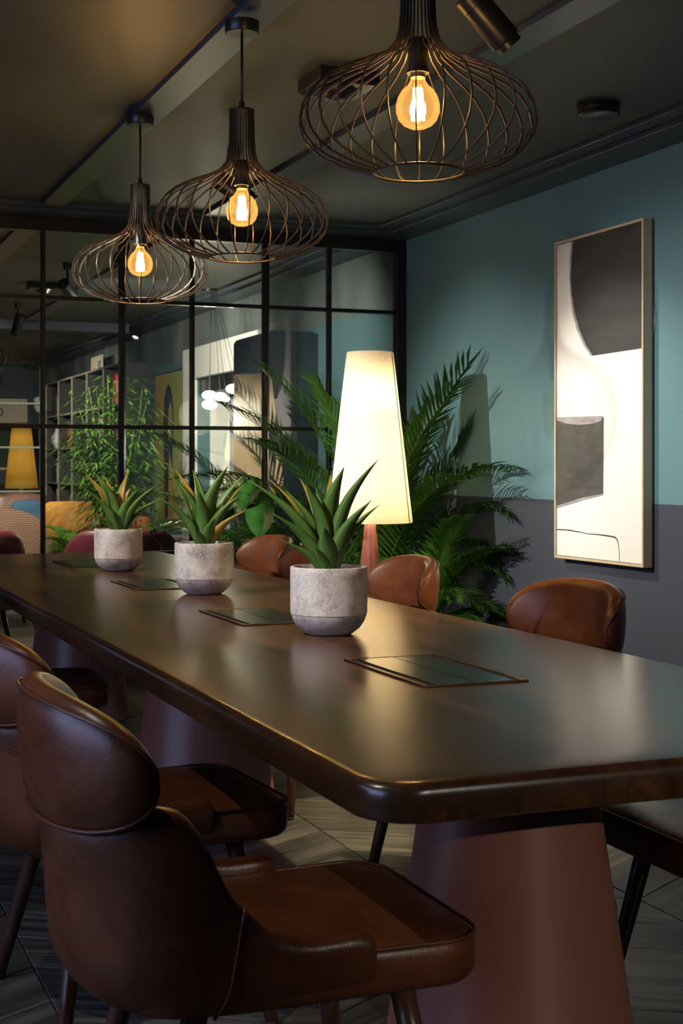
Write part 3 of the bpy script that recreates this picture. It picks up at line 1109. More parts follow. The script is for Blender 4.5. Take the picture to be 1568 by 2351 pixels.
pend = [('nearest and largest-looking wire cage pendant lamp, top cut by the frame', (1.352, 2.92, 2.027)),
        ('middle wire cage pendant lamp of the three', (1.352, 4.22, 2.012)),
        ('farthest wire cage pendant lamp, in front of the glass partition', (1.352, 5.54, 2.021))]
p0 = make_pendant(*pend[0])
for lb, loc in pend[1:]:
    t = copy_tree(p0, loc, None, lb)
for lb, loc in pend:
    light('pendant_bulb_light', 'POINT', (loc[0], loc[1], loc[2] - .005), P_PENDANT, WARM, shadow_soft_size=.02)

# ================================================================== FLOOR LAMP
def floor_lamp(label, loc, shade_m, base_m, power, tilt=0.0, col=(1, .87, .66)):
    t = thing('floor_lamp', label, 'floor lamp', loc)
    lathe('base', [(0, 0), (.150, 0), (.156, .006), (.150, .014), (.120, .10), (.072, .50), (.034, .86), (.028, .93), (0, .93)], base_m, t, 48)
    tube('pole', [(0, 0, .93), (0, 0, 1.5)], .008, M['brass'], t, 12)
    n = 56
    prof = [(.222, .906), (.225, .910), (.124, 1.800), (.121, 1.806), (.117, 1.803), (.217, .912), (.217, .906), (.222, .906)]
    sh = lathe('shade', prof, shade_m, t, n, angle=60)
    a = R(-47)
    tube('shade_seam', [((.2262 - .101 * k / 10) * math.cos(a), (.2262 - .101 * k / 10) * math.sin(a), .908 + .894 * k / 10) for k in range(11)], .0032, M['seam'], sh, 6)
    lathe('bulb', [(0, 1.42), (.03, 1.40), (.036, 1.36), (.02, 1.31), (.013, 1.29), (0, 1.29)], M['bulb_glow'], t, 20)
    if tilt:
        sh.rotation_euler = (0, R(tilt), 0)
    for z in (1.05, 1.3, 1.6):
        light('lamp_light', 'POINT', (0, .0, z), power / 3, col, t, shadow_soft_size=.05)
    return t
floor_lamp('tall floor lamp with a lit cream cone shade beside the palm', (2.93, 6.93, 0), M['shade'], M['lampbase'], P_SHADE)
floor_lamp('distant ochre cone-shade lamp at the back of the lounge', (3.16, 19.75, 0), M['shade_yellow'], M['lampbase'], 7, col=(1, .85, .5))

# ================================================================== PAINTING
pt = thing('framed_painting', 'tall black and white abstract painting in a pale wood frame', 'painting', (XW - .013, 5.65, .76))
FX0, FX1 = -.047, 0.0
def fy(y):
    return y - 5.65
def fz(z):
    return z - .76
y0, y1, z0, z1 = fy(5.27), fy(6.03), 0.0, 1.527
f = .012
box('frame_side', (FX0, FX1), (y0, y0 + f), (z0, z1), M['frame'], pt, .001, 1)
box('frame_side', (FX0, FX1), (y1 - f, y1), (z0, z1), M['frame'], pt, .001, 1)
box('frame_top', (FX0, FX1), (y0 + f, y1 - f), (z1 - f, z1), M['frame'], pt, .001, 1)
box('frame_bottom', (FX0, FX1), (y0 + f, y1 - f), (z0, z0 + f), M['frame'], pt, .001, 1)
box('canvas', (-.040, -.006), (y0 + f + .003, y1 - f - .003), (z0 + f + .003, z1 - f - .003), M['canvas'], pt)
def flat(name, poly, m, x):
    return prism(name, [(fy(a), fz(b)) for a, b in poly], 0, x, -.0399, m, pt)
ytr = 5.27 + f + .003
ztp = .76 + 1.527 - f - .003
A_ = [(5.883, ztp), (5.896, 2.185), (5.899, 2.109), (5.89, 2.022), (5.872, 1.934), (5.83, 1.845), (5.771, 1.769), (5.709, 1.715), (5.68, 1.715), (ytr, 1.718), (ytr, ztp)]
flat('brush_edge', A_, M['ink2'], -.0404)
A2 = [(5.864, ztp), (5.879, 2.183), (5.886, 2.107), (5.876, 2.02), (5.850, 1.932), (5.806, 1.843), (5.748, 1.768), (5.69, 1.716), (ytr, 1.719), (ytr, ztp)]
flat('black_form', A2, M['ink'], -.0408)
ytl = 6.03 - f - .003
flat('brush_edge', [(ytl, 1.441), (5.608, 1.434), (5.596, 1.426), (5.599, 1.070), (5.767, 1.043), (ytl, .998)], M['ink2'], -.0404)
flat('black_square', [(ytl, 1.425), (5.93, 1.408), (5.82, 1.399), (5.70, 1.400), (5.62, 1.411), (5.60, 1.43), (5.597, 1.42), (5.602, 1.078), (5.767, 1.058), (ytl, 1.012)], M['ink3'], -.0408)
ln = [(6.012, .897), (5.95, .899), (5.894, .898), (5.80, .893), (5.732, .888), (5.66, .889), (5.594, .888), (5.53, .885), (5.503, .883), (5.485, .873), (5.474, .853), (5.469, .82), (5.467, .775)]
tube('ink_line', [(-.0402, fy(a), fz(b)) for a, b in ln], [.0035, .003, .0034, .0024, .002, .0026, .0036, .0036, .0040, .0034, .0022, .002, .0018], M['ink'], pt, 6)
tube('hanging_wire', [(.004, y0 - .001, 1.02), (.002, y0 - .012, 1.07), (.002, y0 - .014, 1.10), (.004, y0 - .001, 1.16)], .0013, M['chrome'], pt, 6)

# ================================================================== CEILING FITTINGS
def spotlight(label, base, aim, power, ang, color=SPOTC, blend=.8, size=.02, batten=False):
    """black cylinder spot on a ceiling bracket"""
    t = thing('spotlight', label, 'spotlight', base, 0, 'black ceiling spotlights')
    b = Vector(base)
    a = Vector(aim)
    piv = Vector((0, 0, -.18))
    d = (a - (b + piv)).normalized()
    lathe('mount', [(0, 0), (.034, 0), (.034, -.006), (.030, -.045), (0, -.045)], M['black'], t, 24)
    tube('arm', [(0, 0, -.04), (0, 0, -.18)], .009, M['black'], t, 12)
    q = d.to_track_quat('Z', 'Y')
    h = lathe('head', [(0, -.085), (.040, -.085), (.0435, -.081), (.0435, -.045), (.0425, -.044), (.0435, -.043), (.0435, .075), (.042, .082), (.037, .084), (.037, .102), (.030, .102), (.030, .088), (0, .088)], M['black'], t, 32)
    h.location = piv
    h.rotation_mode = 'QUATERNION'
    h.rotation_quaternion = q
    lathe('lens', [(0, .0885), (.029, .0885), (.029, .0895), (0, .0895)], M['lens'], h, 24)
    lt = light('spot_beam', 'SPOT', piv + d * .108, power, color, t, shadow_soft_size=size, spot_size=R(ang), spot_blend=blend)
    lt.rotation_mode = 'QUATERNION'
    lt.rotation_quaternion = d.to_track_quat('-Z', 'Y')
    return t
spotlight('black cylinder spotlight beside the nearest pendant, aimed at the wall', (1.83, 3.50, ZC), (3.5, 3.3, .7), 60, 55)
spotlight('black cylinder spotlight seen through the middle pendant, aimed at the painting', (1.92, 6.10, ZC), (3.5, 5.5, 1.30), 75, 50, SPOTC, 1.0)
# spots over the near side of the table, left of the picture
spotlight('black spotlight above the near chairs, left of view', (-.35, 2.3, ZC), (1.0, 2.6, .5), 18, 62, SPOTC)
spotlight('black spotlight aimed at the front agave, left of view', (-.35, 2.9, ZC), (1.391, 3.575, .9), 110, 20, SPOTC)
spotlight('black spotlight aimed at the middle agave, left of view', (-.35, 4.2, ZC), (1.42, 4.87, .9), 110, 20, SPOTC)
spotlight('black spotlight aimed at the far agave, left of view', (-.35, 5.4, ZC), (1.39, 6.09, .9), 110, 20, SPOTC)
spotlight('black spotlight aimed across the table end at the floor lamp, left of view', (-.4, 6.6, ZC), (3.4, 6.9, .95), 240, 42, SPOTC, 1.0)
spotlight('black spotlight washing the wall below the painting, left of view', (-.4, 5.1, ZC), (3.5, 5.3, 1.0), 215, 44, SPOTC, 1.0)
spotlight('black spotlight behind the camera, aimed at the table end', (2.1, -3.3, ZC), (1.5, 2.4, .2), 150, 20, SPOTC)
spotlight('black spotlight over the far side chairs, right of view', (3.05, 3.3, ZC), (1.75, 4.4, 0), 160, 44, (1, .82, .5))
# air sensor box and round detector
t = thing('projector_box', 'square black ceiling sensor box with a dome behind the nearest pendant', 'ceiling sensor', (1.905, 4.80, ZC))
box('housing', (-.115, .115), (-.115, .115), (-.05, 0), M['black'], t, .002, 1)
box('face_plate', (-.108, .108), (-.108, .108), (-.053, -.05), M['flap'], t)
lathe('dome', [(0, -.092), (.03, -.090), (.055, -.078), (.068, -.06), (.07, -.053), (0, -.053)], M['black_metal'], t, 32)
t = thing('smoke_detector', 'round black detector on the ceiling near the teal wall', 'detector', (3.0, 4.80, ZC))
lathe('body', [(0, 0), (.083, 0), (.085, -.003), (.085, -.012), (.080, -.014), (.085, -.017), (.085, -.028), (.081, -.030), (.083, -.033), (.083, -.044), (.076, -.049), (0, -.050)], M['black'], t, 48)

# ================================================================== PALMS AND PLANTS
def clampp(p, lim):
    (xa, xb), (ya, yb) = lim[:2]
    if len(lim) > 2:
        q = p.xy - Vector(lim[2])
        rr = .30 if p.z > .82 else .17
        if q.length < rr and p.z < 1.9:
            q = q.normalized() * rr if q.length > 1e-4 else Vector((0, rr))
            p = Vector((lim[2][0] + q.x, lim[2][1] + q.y, p.z))
    return Vector((min(max(p.x, xa), xb), min(max(p.y, ya), yb), max(p.z, .02)))
def frond(parent, base, az, elev, length, droop, nl, ll, m, lim, rnd, lw=.013, start=.22, name='frond'):
    """arching midrib with two rows of narrow leaflets, one mesh"""
    n = 18
    p = Vector(base)
    pts = [p.copy()]
    hz = Vector((math.cos(az), math.sin(az), 0))
    for i in range(n):
        t = (i + .5) / n
        e = elev - droop * t ** 1.4
        p = p + (hz * math.cos(e) + Vector((0, 0, math.sin(e)))) * (length / n)
        pts.append(clampp(p, lim))
    vs, fs = [], []
    def add(loop_pts, quads):
        k = len(vs)
        vs.extend(loop_pts)
        fs.extend([tuple(k + q for q in f_) for f_ in quads])
    lps = sweep_loops(pts, [.0052 * (1 - .8 * i / n) for i in range(n + 1)], 5)
    k0 = len(vs)
    for lp in lps:
        vs.extend(lp)
    for i in range(n):
        for j in range(5):
            q = (j + 1) % 5
            fs.append((k0 + i * 5 + j, k0 + i * 5 + q, k0 + (i + 1) * 5 + q, k0 + (i + 1) * 5 + j))
    side = Vector((-hz.y, hz.x, 0))
    for k in range(nl):
        t = start + (1 - start) * (k + .5) / nl
        f_ = t * n
        i = min(int(f_), n - 1)
        c = pts[i].lerp(pts[i + 1], f_ - i)
        tg = (pts[i + 1] - pts[i])
        if tg.length < 1e-5:
            continue
        tg.normalize()
        up = side.cross(tg)
        if up.z < 0:
            up = -up
        lnz = ll * (.55 + .45 * math.sin(PI * min(1, (t - start) / (1 - start) * .9 + .12))) * rnd.uniform(.85, 1.1)
        for s in (-1, 1):
            ang = R(56 - 26 * t) + rnd.uniform(-.08, .08)
            d = (tg * math.cos(ang) + side * s * math.sin(ang) + up * .22).normalized()
            wv = d.cross(up).normalized() * lw / 2
            a = c
            b_ = c + d * lnz * .45 + up * .01
            e_ = c + d * lnz - Vector((0, 0, .16 * lnz))
            a, b_, e_ = (clampp(q, lim) for q in (a, b_, e_))
            dn = -up * lw * .22
            add([a + wv * .4, a - wv * .4, b_ + wv, b_ + dn, b_ - wv, e_], [(0, 2, 3, 1), (1, 3, 4), (2, 5, 3), (3, 5, 4)])
    me = bpy.data.meshes.new(name)
    me.from_pydata([tuple(v) for v in vs], [], fs)
    me.materials.append(m)
    me.shade_smooth()
    o = link(bpy.data.objects.new(name, me), parent)
    return o
def palm(label, loc, fr, lim, pot=(.16, .32), seed=1):
    t = thing('potted_palm', label, 'potted palm', loc)
    lim = ((lim[0][0] - loc[0], lim[0][1] - loc[0]), (lim[1][0] - loc[1], lim[1][1] - loc[1]), (2.93 - loc[0], 6.93 - loc[1]))
    r, h = pot
    lathe('planter', [(0, 0), (r * .78, 0), (r * .8, .01), (r, h - .01), (r, h), (r - .015, h), (r - .02, h - .03), (0, h - .03)], M['planter'], t, 36)
    lathe('soil', [(0, h - .025), (r - .021, h - .025), (r - .021, h - .03), (0, h - .0301)], M['soil'], t, 24)
    rnd = random.Random(seed)
    for (az, el, L_, dr, lt) in fr:
        frond(t, (rnd.uniform(-.03, .03), rnd.uniform(-.03, .03), h - .03), R(az), R(el), L_, R(dr), 34, .27 * L_ / 1.2, M['palm_l'] if lt else M['palm'], lim, rnd, lw=.021)
    return t
LIM = ((1.5, XW - .02), (5.5, YP - .015))
rnd = random.Random(11)
fr = [(168, 80, 1.55, 60, 0), (172, 70, 1.45, 78, 0), (196, 68, 1.4, 85, 0), (-72, 72, 1.5, 80, 0), (-60, 66, 1.35, 85, 0), (-78, 80, 1.55, 50, 0),
      (188, 60, 1.25, 85, 1), (-55, 58, 1.15, 85, 0), (-68, 48, 1.1, 75, 1), (178, 50, 1.15, 80, 1), (205, 74, 1.4, 60, 0), (160, 58, 1.2, 85, 1),
      (150, 66, 1.3, 70, 0), (-45, 78, 1.35, 50, 0), (-84, 68, 1.4, 70, 0), (-75, 36, .95, 65, 1), (185, 40, .95, 70, 1), (-66, 82, 1.62, 40, 0), (175, 84, 1.6, 45, 0), (215, 82, 1.5, 40, 0)]
palm('large potted palm in the corner behind the floor lamp', (3.20, 7.48, 0), fr, LIM, (.17, .34), 4)
fr2 = [(-100, 62, .72, 85, 1), (-60, 52, .6, 80, 1), (-130, 55, .62, 85, 1), (-85, 44, .6, 75, 1), (-75, 72, .85, 70, 0), (-110, 36, .55, 70, 1), (100, 70, .8, 70, 0),
       (-50, 70, .9, 75, 0), (-95, 76, .95, 60, 0), (-115, 70, .8, 80, 1)]
palm('smaller palm with bright low fronds between the lamp and the wall', (3.28, 7.02, 0), fr2, LIM, (.12, .26), 9)
def broadleaf(label, loc, spec_, lim, seed=2):
    t = thing('broadleaf_plant', label, 'potted plant', loc)
    lim = ((lim[0][0] - loc[0], lim[0][1] - loc[0]), (lim[1][0] - loc[1], lim[1][1] - loc[1]), (2.93 - loc[0], 6.93 - loc[1]))
    lathe('planter', [(0, 0), (.10, 0), (.13, .27), (.13, .28), (.115, .28), (.11, .25), (0, .25)], M['planter'], t, 32)
    for az, el, L_, s in spec_:
        az, el = R(az), R(el)
        hz = Vector((math.cos(az), math.sin(az), 0))
        b = Vector((0, 0, .25))
        e = clampp(b + (hz * math.cos(el) + Vector((0, 0, math.sin(el)))) * L_, lim)
        mid = b.lerp(e, .5) + Vector((0, 0, .04))
        st_ = tube('stem', [b, mid, e], [.006, .005, .004], M['stem'], t, 8)
        side = Vector((-hz.y, hz.x, 0))
        fw = (hz * .75 - Vector((0, 0, .55))).normalized()
        nn = side.cross(fw)
        loops = []
        for i in range(11):
            tt = i / 10
            w = s * .62 * (math.sin(PI * min(1, tt * .93 + .07)) ** .75) + .0008
            c = e + fw * (s * 1.25 * tt) - Vector((0, 0, .12 * s * tt * tt))
            A1 = c + side * w * .5 + Vector((0, 0, .06 * s))
            B1 = c
            C1 = c - side * w * .5 + Vector((0, 0, .06 * s))
            th = Vector((0, 0, .0015))
            loops.append([clampp(q, lim) for q in (A1, B1 + th, C1, B1 - th)])
        loft('leaf', loops, M['broad'], t)
    return t
broadleaf('glossy broad-leaved plant behind the far leather chair', (2.45, 7.30, 0), [(-110, 72, .82, .24), (-70, 66, .70, .24), (-140, 60, .62, .25), (-95, 52, .5, .22), (180, 64, .66, .22), (-40, 58, .6, .24), (-160, 45, .45, .22), (-60, 42, .42, .2), (120, 75, .75, .2), (-125, 80, .9, .2)], LIM)
broadleaf('glossy broad-leaved plant beside the lamp base', (2.60, 7.00, 0), [(-100, 60, .52, .2), (-60, 50, .45, .2), (-140, 55, .5, .2), (30, 60, .5, .2), (160, 50, .45, .2), (-20, 40, .4, .18)], LIM)

# ================================================================== LOUNGE BEYOND THE GLASS
LL = ((-2.4, XW - .03), (YP + .07, YB - .05))
# tall navy cupboard
pl = rrect(3.20, XW - .002, 0.0, 2.156, .05, 6)
o = thing('tall_cupboard', 'tall navy cupboard with rounded top corners behind the glass', 'cupboard', (3.39, 9.8, 0))
prism('body', [(a - 3.39, b) for a, b in pl], 1, -.39, .39, M['navy'], o)
box('door', (-.194, -.190), (-.37, -.003), (.08, 2.08), M['navy'], o, .001, 1)
box('door', (-.194, -.190), (.003, .37), (.08, 2.08), M['navy'], o, .001, 1)
for s in (-1, 1):
    tube('handle', [(-.2, s * .03, 1.0), (-.2, s * .03, 1.2)], .005, M['chrome'], o, 8)
# portrait
o = thing('portrait_painting', 'green and ochre portrait of a long-haired figure on the lounge wall', 'painting', (XW - .002, 13.4, .62))
box('frame', (-.03, 0), (-.5, .5), (0, 1.50), M['black'], o)
box('canvas', (-.034, -.03), (-.485, .485), (.015, 1.485), M['green_art'], o)
box('ochre_field', (-.0345, -.034), (.1, .485), (.62, 1.485), M['ochre_art'], o)
def pshape(nm, poly, m, x):
    prism(nm, poly, 0, x, -.0342, m, o)
el = lambda cy, cz, ry, rz_, n=22: [(cy + ry * math.cos(2 * PI * k / n), cz + rz_ * math.sin(2 * PI * k / n)) for k in range(n)]
pshape('hair', el(-.02, 1.0, .19, .38), M['dark_art'], -.0352)
pshape('hair', [(.18, 1.05), (-.2, 1.05), (-.16, .5), (0, .1), (.1, .06), (.14, .5)], M['dark_art'], -.0354)
pshape('face', el(-.09, 1.0, .075, .20), M['ochre_art'], -.036)
pshape('robe', [(-.05, .75), (-.3, .3), (-.4, .02), (.0, .02)], M['ochre_art'], -.0358)
# lamps mirrored from elsewhere, built as an added cluster of globes
o = thing('mirrored_globes', 'cluster of glowing white globes standing in for mirrored lamps', 'pendant lamp', (3.25, 10.95, ZC))
lathe('ceiling_rose', [(0, 0), (.08, 0), (.08, -.02), (0, -.022)], M['black'], o, 24)
for dx, dy, z, s in ((.02, .12, 1.78, 1.0), (.0, .04, 1.70, 1.05), (.02, -.18, 1.755, .9), (.03, -.50, 1.80, 1.0), (.02, -.33, 1.73, .55), (.04, -.66, 1.72, .6)):
    cz = z - ZC
    tube('cord', [(dx * .5, dy * .1, -.01), (dx, dy, cz + .05)], .002, M['black'], o, 6)
    lathe('globe', [(.0, .037 * s)] + [(.058 * s * math.sin(R(a)), .037 * s * math.cos(R(a))) for a in range(20, 180, 20)] + [(0, -.037 * s)], M['globe'], o, 24, (dx, dy, cz), 180)
light('globe_light', 'POINT', (3.1, 10.8, 1.6), 12, (1, .86, .62), shadow_soft_size=.15)  # light of the added stand-in globes
# bookcase on the side wall
bk = thing('bookcase', 'long open bookcase along the lounge wall', 'bookcase', (3.41, 16.25, 0))
bx0, bx1 = -.17, .168
yy = [-2.1, -1.3, -.45, .4, 1.25, 2.1]
zz = [.05, .62, 1.0, 1.42, 1.83, 2.25]
box('back_panel', (bx1 - .012, bx1), (-2.1, 2.1), (0, 2.25), M['shelf'], bk)
for y in yy:
    u_ = box('upright', (bx0 + .012, bx1 - .012), (y - .01, y + .01), (0, 2.25), M['shelf'], bk)
    box('edge_strip', (bx0, bx0 + .012), (y - .011, y + .011), (0, 2.25), M['shelf_trim'], u_)
for z in zz:
    u_ = box('shelf', (bx0 + .014, bx1 - .012), (-2.088, 2.088), (z - .01, z + .01), M['shelf'], bk)
    box('edge_strip', (bx0 + .002, bx0 + .014), (-2.088, 2.088), (z - .01, z + .01), M['shelf_trim'], u_)
rnd = random.Random(21)
bcol = ['cream', 'grey', 'tan', 'orange', 'white', 'red', 'blue_cush']
ORD = ('first', 'second', 'third', 'fourth', 'fifth', 'sixth', 'seventh', 'eighth')
CN = {'cream': 'cream', 'grey': 'grey', 'tan': 'tan', 'orange': 'orange', 'white': 'white', 'red': 'red', 'blue_cush': 'blue'}
for zi in (1, 2, 3, 4):
    for yi in range(5):
        if (zi, yi) in ((1, 0), (3, 4), (4, 1), (4, 2), (4, 0), (2, 3)):
            continue
        y = yy[yi] + .04 + rnd.uniform(0, .25)
        for k in range(rnd.randint(3, 6)):
            w = rnd.uniform(.035, .06)
            h = rnd.uniform(.2, .3)
            cn = rnd.choice(bcol)
            b_ = box('book', (3.30, 3.30 + rnd.uniform(.17, .21)), (16.25 + y, 16.25 + y + w), (zz[zi] + .01, zz[zi] + .01 + h), M[cn])
            tag(b_, '%s book, %s in its row, in the %s bay of the %s bookcase shelf' % (CN[cn], ORD[k], ORD[yi], ORD[zi]), 'book', 'books on the lounge bookcase')
            y += w + .003
def vase(label, loc, prof, m):
    return tag(lathe('vase', prof, m, None, 24, loc), label, 'vase')
vase('tall red cylinder vase on the upper bookcase shelf', (3.36, 14.75, 1.843), [(0, 0), (.05, 0), (.055, .02), (.05, .12), (.056, .2), (.05, .3), (.045, .33), (.035, .33), (0, .30)], M['red'])
vase('round white vase on a middle bookcase shelf', (3.34, 17.9, 1.433), [(0, 0), (.06, 0), (.11, .08), (.11, .14), (.06, .22), (.06, .26), (.05, .26), (0, .2)], M['plastic_w'])
vase('white bottle vase low in the bookcase', (3.34, 14.6, .632), [(0, 0), (.09, 0), (.11, .1), (.10, .26), (.04, .33), (.04, .37), (.03, .37), (0, .3)], M['plastic_w'])
o = thing('leaning_print', 'orange and grey print leaning on top bookcase shelf', 'print', (3.42, 16.1, 1.843))
box('board', (0, .012), (-.3, .3), (0, .62), M['cream'], o)
prism('orange_stroke', [(-.05, .02), (.12, .02), (.2, .5), (.08, .5)], 0, -.002, 0, M['tan'], o)
prism('grey_stroke', [(-.26, .3), (-.1, .3), (-.08, .56), (-.26, .56)], 0, -.002, 0, M['grey'], o)
# security camera on the far wall
o = thing('security_camera', 'white security camera on the wall above the bookcase', 'security camera', (3.30, 18.9, 2.12))
lathe('body', [(0, 0), (.10, 0), (.12, -.03), (.115, -.12), (.08, -.2), (0, -.2)], M['plastic_w'], o, 28)
lathe('lens_dome', [(.075, -.2), (.065, -.225), (.03, -.25), (0, -.255)], M['black'], o, 24)
tube('bracket', [(.02, 0, -.02), (XW - 3.30, 0, -.02)], .025, M['plastic_w'], o, 10)
# glass display shelving and poster at the back
ds = thing('display_shelf', 'glass display shelving with perforated metal uprights at the back', 'shelving', (2.5, 17.5, 0))
for x in (.52, -.9):
    box('upright', (x, x + .05), (-.02, .02), (0, 2.42), M['chrome'], ds)
    box('slot_strip', (x + .017, x + .033), (-.022, -.02), (.1, 2.3), M['black'], ds)
for z in (.9, 1.43, 1.96):
    box('glass_shelf', (-.9, .57), (-.16, .16), (z, z + .012), M['glass_green'], ds)
    box('shelf_edge', (-.9, .57), (-.165, -.16), (z - .004, z + .016), M['shelf_glass_edge'], ds)
po = thing('poster', 'framed poster with dark green picture and cream title band', 'poster', (2.79, YB - .01, 1.16))
box('frame', (-.55, .55), (-.03, 0), (0, 1.0), M['shelf_trim'], po)
box('print', (-.52, .52), (-.034, -.03), (.03, .66), M['dgreen'], po)
box('title_band', (-.52, .52), (-.034, -.03), (.66, .97), M['cream'], po)
fc = bpy.data.curves.new('title', 'FONT')
fc.body = 'ESSO'
fc.size = .17
fc.extrude = .001
fo = bpy.data.objects.new('tmp_text', fc)
COL.objects.link(fo)
bpy.context.view_layer.update()
tm = bpy.data.meshes.new_from_object(fo.evaluated_get(bpy.context.evaluated_depsgraph_get()))
bpy.data.objects.remove(fo)
tm.materials.append(M['black'])
to = link(bpy.data.objects.new('title_text', tm), po)
to.rotation_euler = (R(90), 0, 0)
to.location = (-.16, -.0352, .755)
# leather sofa, mustard sofa, woven armchair, tub chairs
def cushion(name, c, s, m, parent=None, bev=None, sub=1):
    bm = bmesh.new()
    bmesh.ops.create_cube(bm, size=1)
    bmesh.ops.subdivide_edges(bm, edges=bm.edges[:], cuts=4, use_grid_fill=True)
    for v in bm.verts:
        p = v.co * 2
        q = Vector((p.x * math.sqrt(max(0, 1 - p.y * p.y * .16 - p.z * p.z * .22)), p.y * math.sqrt(max(0, 1 - p.x * p.x * .16 - p.z * p.z * .22)), p.z * math.sqrt(max(0, 1 - p.x * p.x * .22 - p.y * p.y * .22))))
        v.co = Vector((q.x * s[0] / 2 + c[0], q.y * s[1] / 2 + c[1], q.z * s[2] / 2 + c[2]))
    return from_bm(name, bm, m, parent, True, 80)
sf = thing('leather_sofa', 'brown tufted leather sofa at the back of the lounge', 'sofa', (1.9, 16.0, 0))
box('base', (-1.1, 1.1), (-.35, .45), (.1, .32), M['brown_sofa'], sf, .03)
for k in range(3):
    cushion('seat_cushion', (-.68 + .68 * k, -.02, .40), (.68, .72, .2), M['brown_sofa'], sf)
    cushion('back_cushion', (-.68 + .68 * k, .34, .66), (.7, .26, .5), M['brown_sofa'], sf)
for s in (-1, 1):
    cushion('arm', (1.1 * s, .05, .44), (.26, .9, .6), M['brown_sofa'], sf)
    for yv in (-.3, .4):
        tube('leg', [(s * .95, yv, .1), (s * .97, yv, 0)], [.025, .018], M['black'], sf, 10)
ms = thing('mustard_armchair', 'rounded mustard velvet armchair beside the fern in the lounge', 'armchair', (2.56, 12.75, 0))
loops = []
for z, r in ((.06, .34), (.12, .40), (.3, .44), (.34, .435), (.36, .44), (.55, .455), (.58, .45), (.60, .455), (.78, .44), (.86, .40), (.885, .34)):
    loops.append([(r * math.cos(R(a)) * .8, r * math.sin(R(a)), z) for a in range(0, 360, 12)])
loft('body', loops, M['mustard'], ms)
cushion('seat_cushion', (0, -.2, .45), (.5, .55, .2), M['mustard'], ms)
for a in range(4):
    tube('leg', [(.2 * math.cos(R(45 + 90 * a)), .22 * math.sin(R(45 + 90 * a)), .07), (.22 * math.cos(R(45 + 90 * a)), .24 * math.sin(R(45 + 90 * a)), 0)], .018, M['black'], ms, 8)
tag(cushion('cushion', (2.62, 15.86, .66), (.4, .16, .36), M['blue_cush']), 'dark blue scatter cushion leaning on the brown sofa', 'cushion').rotation_euler = (0, 0, 0)
wc = thing('woven_armchair', 'armchair with a rounded back in red and cream weave', 'armchair', (1.52, 10.75, 0), R(0))
loops = []
for i in range(15):
    a = R(-80 + 160 * i / 14)
    q = abs(-80 + 160 * i / 14) / 80
    hh = .92 - .30 * q ** 2.2
    x, y = .44 * math.sin(a), -.34 * math.cos(a) + .12
    nx, ny = math.sin(a), -math.cos(a)
    lp = []
    for k in range(9):
        z = .22 + (hh - .22) * k / 8
        o_ = .07 * (z - .22) - .05 * (k == 8)
        lp.append((x + nx * o_, y + ny * o_, z))
    for k in range(8, -1, -1):
        z = .22 + (hh - .03 - .22) * k / 8
        o_ = .07 * (z - .22) - .08
        lp.append((x + nx * o_, y + ny * o_, z))
    loops.append(lp)
loft('back', loops, M['weave'], wc, sub=1)
cushion('seat_cushion', (0, .12, .38), (.62, .62, .2), M['weave'], wc)
for sx in (-1, 1):
    for sy in (-1, 1):
        tube('leg', [(.22 * sx, .1 + .2 * sy, .3), (.28 * sx, .1 + .26 * sy, 0)], [.018, .012], M['leg'], wc, 10)
def tub(label, loc, rz_):
    t = thing('tub_chair', label, 'chair', loc, rz_, 'maroon tub chairs behind the glass')
    loops = []
    for i in range(21):
        f_ = -112 + 224 * i / 20
        a = R(f_)
        q = abs(f_) / 112
        hh = .83 if abs(f_) < 42 else .83 - .20 * min(1, (abs(f_) - 42) / 34) + (.05 * max(0, (abs(f_) - 80) / 32))
        r = .36
        x, y = r * math.sin(a) * 1.03, -r * math.cos(a) * .9
        nx, ny = math.sin(a), -math.cos(a)
        lp = []
        for k in range(6):
            z = .36 + (hh - .36) * k / 5
            o_ = .10 * (z - .36)
            lp.append((x + nx * o_, y + ny * o_, z))
        for k in range(5, -1, -1):
            z = .36 + (hh - .012 - .36) * k / 5
            o_ = .10 * (z - .36) - .045
            lp.append((x + nx * o_, y + ny * o_, z))
        loops.append(lp)
    loft('back', loops, M['maroon'], t, sub=1)
    cushion('seat_cushion', (0, .02, .40), (.62, .6, .16), M['maroon'], t)
    for sx in (-1, 1):
        for sy in (-1, 1):
            tube('leg', [(.2 * sx, .2 * sy, .34), (.26 * sx, .26 * sy, 0)], [.018, .012], M['black'], t, 10)
    return t
tub('maroon leather tub chair directly behind the far agave pot', (2.02, 8.78, 0), R(-10))
tub('maroon leather tub chair at the left frame edge behind the glass', (1.05, 8.85, 0), R(8))
# side table with orange vase, below the portrait
o = thing('console_table', 'small dark console below the portrait', 'table', (3.15, 12.75, 0))
box('top', (-.2, .2), (-.25, .25), (.50, .53), M['table_dark'], o)
for sx in (-1, 1):
    for sy in (-1, 1):
        box('leg', (.17 * sx - .015, .17 * sx + .015), (.22 * sy - .015, .22 * sy + .015), (0, .5), M['table_dark'], o)
vase('orange vase on the dark console below the portrait', (3.12, 12.72, .53), [(0, 0), (.06, 0), (.085, .06), (.085, .16), (.06, .22), (.05, .22), (0, .18)], M['orange'])
